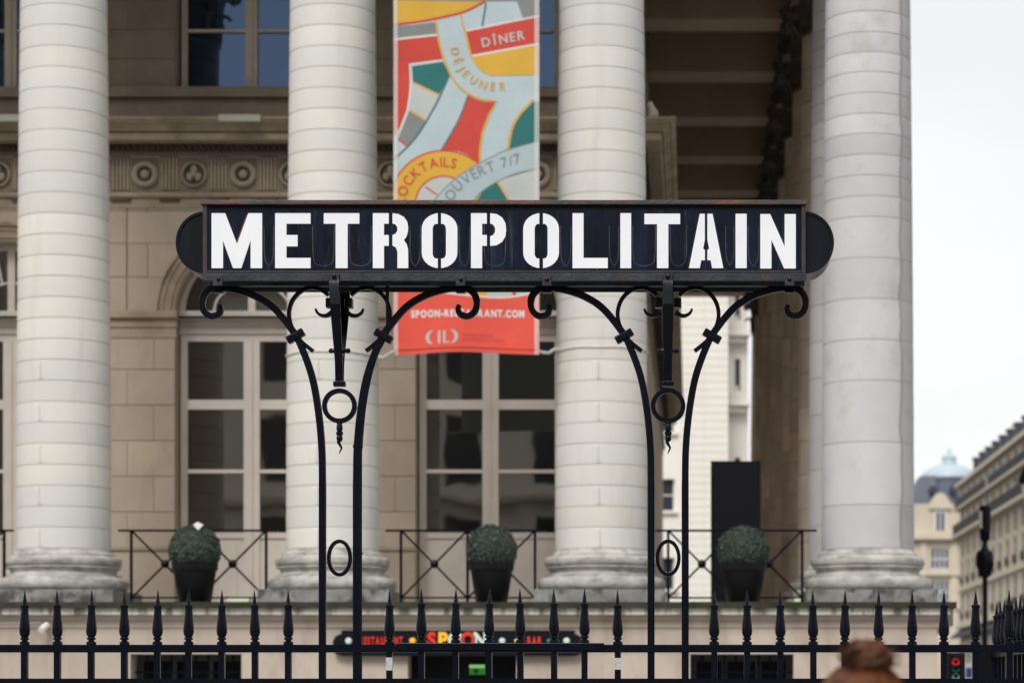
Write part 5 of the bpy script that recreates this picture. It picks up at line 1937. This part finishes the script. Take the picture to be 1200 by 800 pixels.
# recessed side bay with balconies
xe2 = 2.3
gb2 = empty('side_building', (1.9, D + 2, 0), 'pale building with stone balconies just right of the rusticated one at the gallery end', 'building')
s2b = MB()
xa = xe + .01
ux = [xa, xa + .3, xa + .52, xe2]
zv2 = [0, PZ(680, D), PZ(640, D), PZ(570, D), PZ(530, D), PZ(450, D), PZ(412, D), PZ(366, D), PZ(335, D), PZ(320, D)]
facade(s2b, (0, D + 2, 0), (1, 0, 0), (0, -1, 0), ux, zv2, {(1, 1), (1, 3), (1, 5), (1, 7)}, .4)
s2b.box((xa, D + 2.41, 0), (xe2, D + 12, zv2[-1]))
s2b.build('wall', M['pale_stone'], gb2)
for j in (1, 3, 5, 7):
    MB().box((ux[1], D + 2.3, zv2[j]), (ux[2], D + 2.32, zv2[j + 1])).build('window', M['pane_far'], gb2)
for z_ in (PZ(470, D), PZ(387, D)):
    MB().box((xa, D + 1.3, z_), (xe2 + .05, D + 2, z_ + .22)).box((xa + .05, D + 1.55, z_ - .25), (xe2 - .1, D + 2, z_ - .003)).build('balcony', M['pale_stone'], gb2)
    for q_ in range(3):
        MB().lathe([(.06, z_ + .222), (.09, z_ + .4), (.04, z_ + .6), (.07, z_ + .78)], xa + .15 + q_ * .22, D + 1.4, 8).build('baluster', M['pale_stone'], gb2, True)

# long Haussmann block on the right, receding up the street
XS = 30.0
ZST = lambda px, py: EYE + (815 - py) * XS / (px - 810)
sb = empty('apartment_block', (XS, 250, 0), 'long cream stone apartment block with black balconies receding up the street at right', 'building')
y0, y1 = 150.0, 270.0
nb = 22
st_ = (y1 - y0) / nb
floors = [(4.6, 7.2), (10.0, 12.9), (13.9, 16.3), (16.9, 18.9), (19.95, 21.9), (22.9, 24.5)]
ub = []
for i in range(nb):
    ub += [i * st_ + st_ * .5 - .9, i * st_ + st_ * .5 + .9]
ub = [0] + ub + [y1 - y0]
vb = [0]
for a, b in floors:
    vb += [a, b]
vb.append(25.0)
hb_ = {(i, j) for i in range(1, len(ub) - 1, 2) for j in range(1, len(vb) - 1, 2)}
wb = MB()
facade(wb, (XS, y0, 0), (0, 1, 0), (-1, 0, 0), ub, vb, hb_, .09)
wb.box((XS + .095, y0, 0), (XS + 14, y1, 25.0))
wb.box((XS, y0 - .01, 0), (XS + 14, y0, 24.98)).box((XS, y1, 0), (XS + 14, y1 + .01, 24.98))
wb.build('wall', M['cream'], sb)
wsets = [win_set(1.8, b - a, 1, 2, M['pane_street'], 0.1) for a, b in floors]
for i in range(nb):
    yy = y0 + i * st_ + st_ * .5
    for (a, b), ws in zip(floors, wsets):
        put_window(ws, sb, (XS + .008, yy, a), -PI / 2)
    # stone surround, small window guards
    sr = MB()
    for a, b in floors[1:4]:
        sr.box((XS - .03, yy - 1.1, a - .05), (XS, yy - .92, b + .1)).box((XS - .03, yy + .92, a - .05), (XS, yy + 1.1, b + .1)).box((XS - .12, yy - .95, b + .101), (XS, yy + .95, b + .35))
    sr.build('window_surround', M['cream_trim'], sb)
    for a, b in (floors[2], floors[1]):
        MB().box((XS - .22, yy - .9, a), (XS - .16, yy + .9, a + .8)).build('window_guard', M['balcony'], sb)
    # pilaster strip every other bay
    if i % 3 == 0:
        MB().box((XS - .05, yy - st_ / 2 - .25, 9.4), (XS, yy - st_ / 2 + .25, 19.1)).build('pilaster', M['cream_trim'], sb)
for za, zb_, pj in ((9.05, 9.4, .5), (13.1, 13.35, .3), (19.1, 19.4, .9), (22.1, 22.35, .7), (24.7, 25.1, .6)):
    MB().box((XS - pj, y0, za), (XS, y1, zb_)).build('cornice_band', M['cream_trim'], sb)
for za, zb_, pj in ((19.4, 20.5, .88), (22.35, 23.3, .68)):
    nseg = 4
    for q_ in range(nseg):
        ya, yb = y0 + (y1 - y0) * q_ / nseg + .4, y0 + (y1 - y0) * (q_ + 1) / nseg - .4
        bl_ = MB().box((XS - pj + .05, ya, za), (XS - pj + .058, yb, zb_ - .08)).box((XS - pj, ya, zb_ - .07), (XS - pj + .06, yb, zb_)).box((XS - pj, ya, za + .05), (XS - pj + .05, yb, za + .12))
        n_ = int((yb - ya) / .2)
        for w_ in range(n_):
            yy = ya + (yb - ya) * w_ / n_
            bl_.box((XS - pj + .01, yy, za + .1), (XS - pj + .045, yy + .16, zb_ - .07))
        bl_.build('balcony_railing', M['balcony'], sb)
    for q_ in range(1, nseg):
        ym = y0 + (y1 - y0) * q_ / nseg
        MB().box((XS - pj - .02, ym - .38, za), (XS, ym + .38, zb_ + .05)).build('balcony_pier', M['cream_trim'], sb)
rf = MB()
n_ = 2
y2 = y1 - 9
rf.add([(XS - .3, y0, 25.1), (XS - .3, y2, 25.1), (XS + 1.5, y2, 27.0), (XS + 1.5, y0, 27.0), (XS + 7, y2, 28.0), (XS + 7, y0, 28.0), (XS + 14, y2, 25.1), (XS + 14, y0, 25.1)],
       [(0, 1, 2, 3)[::-1], (3, 2, 4, 5)[::-1], (5, 4, 6, 7)[::-1], (1, 6, 4, 2), (0, 3, 5, 7)])
ro_ = rf.build('roof', M['slate_dark'], sb)
for i in range(nb - 2):
    yy = y0 + (i + .5) * st_
    d_ = MB().box((XS - .05, yy - .55, 25.2), (XS + 1.2, yy + .55, 26.6)).box((XS - .15, yy - .65, 26.601), (XS + 1.3, yy + .65, 26.85))
    d_.build('dormer', M['slate_dark'], ro_)
for i in range(6):
    yy = y0 + 10 + i * 22
    MB().box((XS + 2.5, yy, 26.5), (XS + 4.5, yy + 1.0, 29.0)).box((XS + 2.9, yy + .3, 29.001), (XS + 3.2, yy + .6, 29.5)).box((XS + 3.8, yy + .3, 29.001), (XS + 4.1, yy + .6, 29.5)).build('chimney', M['cream'], ro_)
# dark shop awning band
aw = MB()
aw.add([(XS, y0, 9.0), (XS, y1, 9.0), (XS - 1.0, y1, 8.2), (XS - 1.0, y0, 8.2), (XS - 1.0, y1, 7.9), (XS - 1.0, y0, 7.9)], [(0, 1, 2, 3), (3, 2, 4, 5)])
aw.build('awning', M['balcony'], sb)
MB().box((XS - .08, y0, 3.6), (XS - .002, y1, 4.4)).build('shop_fascia', M['balcony'], sb)

# domed corner building closing the street
D = 400.0
k_ = D / F
db = empty('domed_building', (PX(1105, D), D, 0), 'cream corner building with slate roof and pale zinc dome closing the street', 'building')
xl, xr = PX(1066, D), PX(1150, D)
wins = [(1095, 1109, 598, 621), (1090, 1112, 642, 667), (1092, 1113, 679, 706), (1092, 1113, 718, 745)]
ucuts = [xl, PX(1091, D), PX(1112, D), xr]
vv_ = [0, PZ(745, D), PZ(718, D), PZ(706, D), PZ(679, D), PZ(667, D), PZ(642, D), PZ(621, D), PZ(598, D), PZ(590, D)]
wm = MB()
facade(wm, (0, D, 0), (1, 0, 0), (0, -1, 0), ucuts, vv_, {(1, 1), (1, 3), (1, 5)}, 0.5)
wm.box((xl, D + .51, 0), (xr, D + 14, vv_[-1]))
wm.box((xl, D - .0, 0), (xl + .01, D + .5, vv_[-1]))
wm.build('wall', M['cream'], db)
mul = mat('pale blue white window joinery', (0.6, 0.63, 0.66))
for j in (1, 3, 5):
    za, zb_ = vv_[j], vv_[j + 1]
    fr = MB()
    for q_ in range(5):
        x = ucuts[1] + (ucuts[2] - ucuts[1]) * q_ / 4
        fr.box((x - .14, D + .2, za), (x + .14, D + .35, zb_))
    for zz_ in (za + .1, (za + zb_) / 2, zb_ - .1):
        fr.box((ucuts[1], D + .22, zz_ - .1), (ucuts[2], D + .33, zz_ + .1))
    o = fr.build('window', mul, db)
    MB().box((ucuts[1], D + .3, za), (ucuts[2], D + .32, zb_)).build('pane', M['pane_street'], o)
# top window in a projecting surround, with gable
o = MB().box((PX(1095, D), D - .12, PZ(621, D)), (PX(1097.5, D), D - .02, PZ(598, D))).box((PX(1106.5, D), D - .12, PZ(621, D)), (PX(1109, D), D - .02, PZ(598, D))).box((PX(1101, D), D - .1, PZ(621, D)), (PX(1103, D), D - .02, PZ(598, D))).box((PX(1097.5, D), D - .11, PZ(600, D)), (PX(1106.5, D), D - .02, PZ(598, D))).build('window', mul, db)
MB().box((PX(1097.5, D), D - .05, PZ(621, D)), (PX(1106.5, D), D - .01, PZ(600, D))).build('pane', M['pane_street'], o)
MB().prism([(PX(1088, D), PZ(596, D)), (PX(1115, D), PZ(596, D)), (PX(1113, D), PZ(588, D)), (PX(1107, D), PZ(579, D)), (PX(1102, D), PZ(577, D)), (PX(1096, D), PZ(579, D)), (PX(1090, D), PZ(588, D))], D - .5, D + 1.2).build('gable', M['cream_trim'], db)
for za, zb_, pj in ((PZ(632, D), PZ(626, D), 1.2), (PZ(674, D), PZ(671, D), .6), (PZ(713, D), PZ(710, D), .6)):
    MB().box((xl - .3, D - pj, za), (xr, D - .003, zb_)).build('cornice_band', M['cream_trim'], db)
for px in (1082, 1118):
    MB().box((PX(px, D) - .5, D - .3, PZ(790, D)), (PX(px, D) + .5, D - .004, PZ(633, D))).build('pilaster', M['cream_trim'], db)
cx = PX(1117, D)
yc = D + 6
ms = MB().lathe([(6.0, PZ(592, D)), (4.5, PZ(562, D)), (4.6, PZ(559, D))], cx, yc, 24)
ms.add([(xl + .1, D + .5, PZ(590, D)), (PX(1100, D), D + .5, PZ(590, D)), (PX(1098, D), D + 2, PZ(556, D)), (PX(1080, D), D + 2, PZ(556, D)), (xl + .1, D + 12, PZ(590, D)), (PX(1080, D), D + 10, PZ(556, D))], [(0, 1, 2, 3), (4, 0, 3, 5)])
mo = ms.build('mansard_roof', M['slate'], db, True)
dm = MB().lathe([(4.5, PZ(559, D)), (4.75, PZ(557, D)), (4.65, PZ(553, D)), (4.2, PZ(548.5, D)), (3.3, PZ(544.5, D)), (2.3, PZ(541.5, D)), (1.3, PZ(540, D))], cx, yc, 28)
do_ = dm.build('dome', M['zinc'], db, True)
MB().lathe([(1.25, PZ(540, D)), (1.15, PZ(533, D)), (1.35, PZ(532.5, D)), (.9, PZ(529, D)), (.5, PZ(527, D)), (.35, PZ(523.5, D)), (.06, PZ(520, D))], cx, yc, 16).build('lantern', M['zinc'], do_, True)
for px in (1093.5, 1117):
    p = P(px, 573, D - 0.6)
    oc = MB().lathe([(.62, -2.5), (.62, .1), (.4, .12), (.38, -.2)], p.x, p.y, 18, axis='y', cz=p.z, cap=False).build('round_dormer', M['slate_dark'], db, True)
    MB().lathe([(.4, -.1), (.001, -.1)], p.x, p.y, 18, axis='y', cz=p.z, cap=False).build('pane', M['pane_far'], oc)

# the block across the square, behind the camera: it is what the window panes mirror
ab = empty('apartment_block', (0, -26, 0), 'cream apartment block across the square mirrored in the palace windows', 'building')
ua = [-36]
na = 22
for i in range(na):
    c_ = -36 + 72 * (i + .5) / na
    ua += [c_ - .65, c_ + .65]
ua.append(36)
va = [0, 1.0, 3.6, 5.4, 8.0, 9.2, 11.6, 12.8, 15.0, 17]
h_ = {(i, j) for i in range(1, len(ua) - 1, 2) for j in (1, 3, 5, 7)}
wa = MB()
facade(wa, (0, -26, 0), (1, 0, 0), (0, 1, 0), ua, va, h_, .4)
wa.box((-36, -38, 0), (36, -26.41, 17))
wa.build('wall', M['pale_stone'], ab)
for (i, j) in sorted(h_):
    MB().box((ua[i], -26.32, va[j]), (ua[i + 1], -26.3, va[j + 1])).build('window', M['pane_far'], ab)
MB().box((-36, -25.5, 16.2), (36, -26, 16.6)).box((-36, -25.4, 8.5), (36, -26, 8.7)).build('cornice_band', M['cream_trim'], ab)
MB().add([(-36, -26, 17), (36, -26, 17), (36, -28, 20), (-36, -28, 20), (36, -38, 20.5), (-36, -38, 20.5)], [(0, 1, 2, 3), (3, 2, 4, 5)]).build('roof', M['slate'], ab)

# ------------------------------------------------------------------ person with a hair bun near the camera
D = 5.1
k_ = D / F
hx = PX(1013, D)
ps = empty('person', (hx, D, 0), 'person seen from behind with reddish brown hair tied in a bun, at the bottom edge', 'person')
TOPZ = PZ(775, D)


def skinned(name, verts, edges, radii, m_, lv=2):
    me = bpy.data.meshes.new(name)
    me.from_pydata([tuple(Vector(v) + Vector((hx, D, 0)) - root_loc(ps)) for v in verts], edges, [])
    me.materials.append(m_)
    o = bpy.data.objects.new(name, me)
    C.objects.link(o)
    o.parent = ps
    md = o.modifiers.new('skin', 'SKIN')
    sk = me.skin_vertices[0].data
    for i, r in enumerate(radii):
        sk[i].radius = r if isinstance(r, tuple) else (r, r)
    sk[0].use_root = True
    md.use_smooth_shade = True
    s_ = o.modifiers.new('sub', 'SUBSURF')
    s_.levels = lv
    s_.render_levels = lv
    return o


H = TOPZ
zz = lambda u: u * H
skin = mat('skin', (0.45, 0.28, 0.2), (0.4, 0.24, 0.17), 0.5, scale=10)
V = [(0, 0, zz(.52)), (0, .01, zz(.60)), (0, .0, zz(.70)), (0, .01, zz(.785)), (0, .02, zz(.83)), (0, .03, zz(.865)), (0, .035, zz(.91)), (0, .03, zz(.955)),
     (.09, 0, zz(.50)), (.10, .0, zz(.29)), (.10, -.02, zz(.06)), (.10, .08, zz(.02)),
     (-.09, 0, zz(.50)), (-.10, .02, zz(.29)), (-.10, -.01, zz(.06)), (-.10, .09, zz(.02)),
     (.17, .0, zz(.79)), (.22, -.01, zz(.62)), (.22, .07, zz(.48)), (.215, .10, zz(.43)),
     (-.17, .0, zz(.79)), (-.22, -.01, zz(.62)), (-.22, .07, zz(.48)), (-.215, .10, zz(.43))]
E = [(0, 1), (1, 2), (2, 3), (3, 4), (4, 5), (5, 6), (6, 7), (0, 8), (8, 9), (9, 10), (10, 11), (0, 12), (12, 13), (13, 14), (14, 15), (3, 16), (16, 17), (17, 18), (18, 19), (3, 20), (20, 21), (21, 22), (22, 23)]
RR = [(.15, .11), (.125, .09), (.15, .105), (.13, .085), .055, .052, (.072, .088), (.07, .085), .085, .055, .035, .035, .085, .055, .035, .035, .05, .038, .026, .03, .05, .038, .026, .03]
skinned('body', V, E, RR, skin)
jk = mat('dark wool coat', (0.03, 0.032, 0.04), (0.05, 0.05, 0.06), 0.9, scale=30)
keep = [0, 1, 2, 3, 16, 17, 18, 20, 21, 22]
ren = {v: i for i, v in enumerate(keep)}
ex_ = {0: (.19, .15), 1: (.17, .13), 2: (.18, .135), 3: (.155, .11), 16: .07, 17: .055, 18: .042, 20: .07, 21: .055, 22: .042}
skinned('coat', [V[i] for i in keep], [(ren[a], ren[b]) for a, b in E if a in ren and b in ren], [ex_[i] for i in keep], jk)
keep = [0, 8, 9, 10, 12, 13, 14]
ren = {v: i for i, v in enumerate(keep)}
skinned('trousers', [V[i] for i in keep], [(ren[a], ren[b]) for a, b in E if a in ren and b in ren], [(.165, .125), .1, .07, .05, .1, .07, .05], mat('blue jeans', (0.04, 0.06, 0.11), (0.03, 0.045, 0.08), 0.9, scale=40))
# face and ears (turned away from the camera)
fc = MB()
hc = Vector((hx, D + .033, zz(.93)))
fc.ball(hc + Vector((0, .098, -.005)), .016, 10, 8, sc=(.8, 1.3, 1.3))
for s in (-1, 1):
    fc.ball(hc + Vector((s * .08, .0, -.005)), .03, 10, 8, sc=(.35, .7, 1.1))
fc.ball(hc + Vector((0, .09, -.05)), .022, 10, 6, sc=(1.2, .4, .35))
fc.build('face', skin, ps, True)
# hair: cap of strands and coiled bun
hairm = mat('reddish brown hair', (0.14, 0.048, 0.018), (0.035, 0.013, 0.008), 0.5, spec=0.2, scale=20, amount=1.0, stretch=(1, 1, 1),
            col3=(0.30, 0.105, 0.03), scale3=13, lo3=0.52, hi3=0.68, amount3=0.9)
hr = MB()
hcen = Vector((hx, D + .02, zz(.935)))
rx, ry, rz_ = 0.098, 0.112, TOPZ - hcen.z
rnd = random.Random(21)
hr.ball(hcen, 1.0, 28, 16, sc=(rx * .97, ry * .97, rz_ * .985))
bun = Vector((PX(1016, D), D - .01, PZ(775, D)))
for i in range(620):
    t = rnd.uniform(0, 2 * PI)
    a1 = rnd.uniform(-.35, .25)
    pts = []
    for k in range(7):
        u = k / 6
        el_ = a1 + (PI / 2 * .93 - a1) * u
        tt = t + .25 * math.sin(u * 3 + i)
        r_ = 1 + rnd.uniform(0, .035)
        pts.append(hcen + Vector((rx * r_ * math.cos(el_) * math.cos(tt), ry * r_ * math.cos(el_) * math.sin(tt), rz_ * r_ * math.sin(el_))))
    hr.tube(pts, .0035, 3, radii=[.002, .0035, .004, .004, .0035, .003, .002])
hr.build('hair', hairm, ps, True)
bn = MB()
for i in range(330):
    a = rnd.uniform(0, 2 * PI)
    R_ = 0.023 + rnd.gauss(0, .006)
    r_ = 0.019 * math.sqrt(rnd.uniform(.45, 1))
    ph = rnd.uniform(0, 2 * PI)
    pts = []
    for k in range(9):
        u = k / 8
        tt = a + u * 2.2
        pp = ph + u * 2.4
        pts.append(bun + Vector(((R_ + r_ * math.cos(pp)) * math.cos(tt) * 1.05, (R_ + r_ * math.cos(pp)) * math.sin(tt) * .95, r_ * 1.45 * math.sin(pp) + .006 + (.012 if R_ < .024 else 0))))
    bn.tube(pts, .003, 3, radii=[.0015, .003, .0035, .0035, .0035, .0035, .003, .0025, .001])
bn.ball(bun + Vector((0, 0, .004)), .04, 16, 10, sc=(.98, .93, .78))
for i in range(110):
    t = rnd.uniform(0, 2 * PI)
    p = bun + Vector((.04 * math.cos(t), .04 * math.sin(t), rnd.uniform(-.02, .02)))
    d = Vector((math.cos(t), math.sin(t), rnd.uniform(.0, 1))).normalized()
    bn.tube([p, p + d * .014, p + d * .026 + Vector((rnd.uniform(-.012, .012), 0, rnd.uniform(-.012, .014)))], .0011, 3)
bn.build('hair_bun', hairm, ps, True)
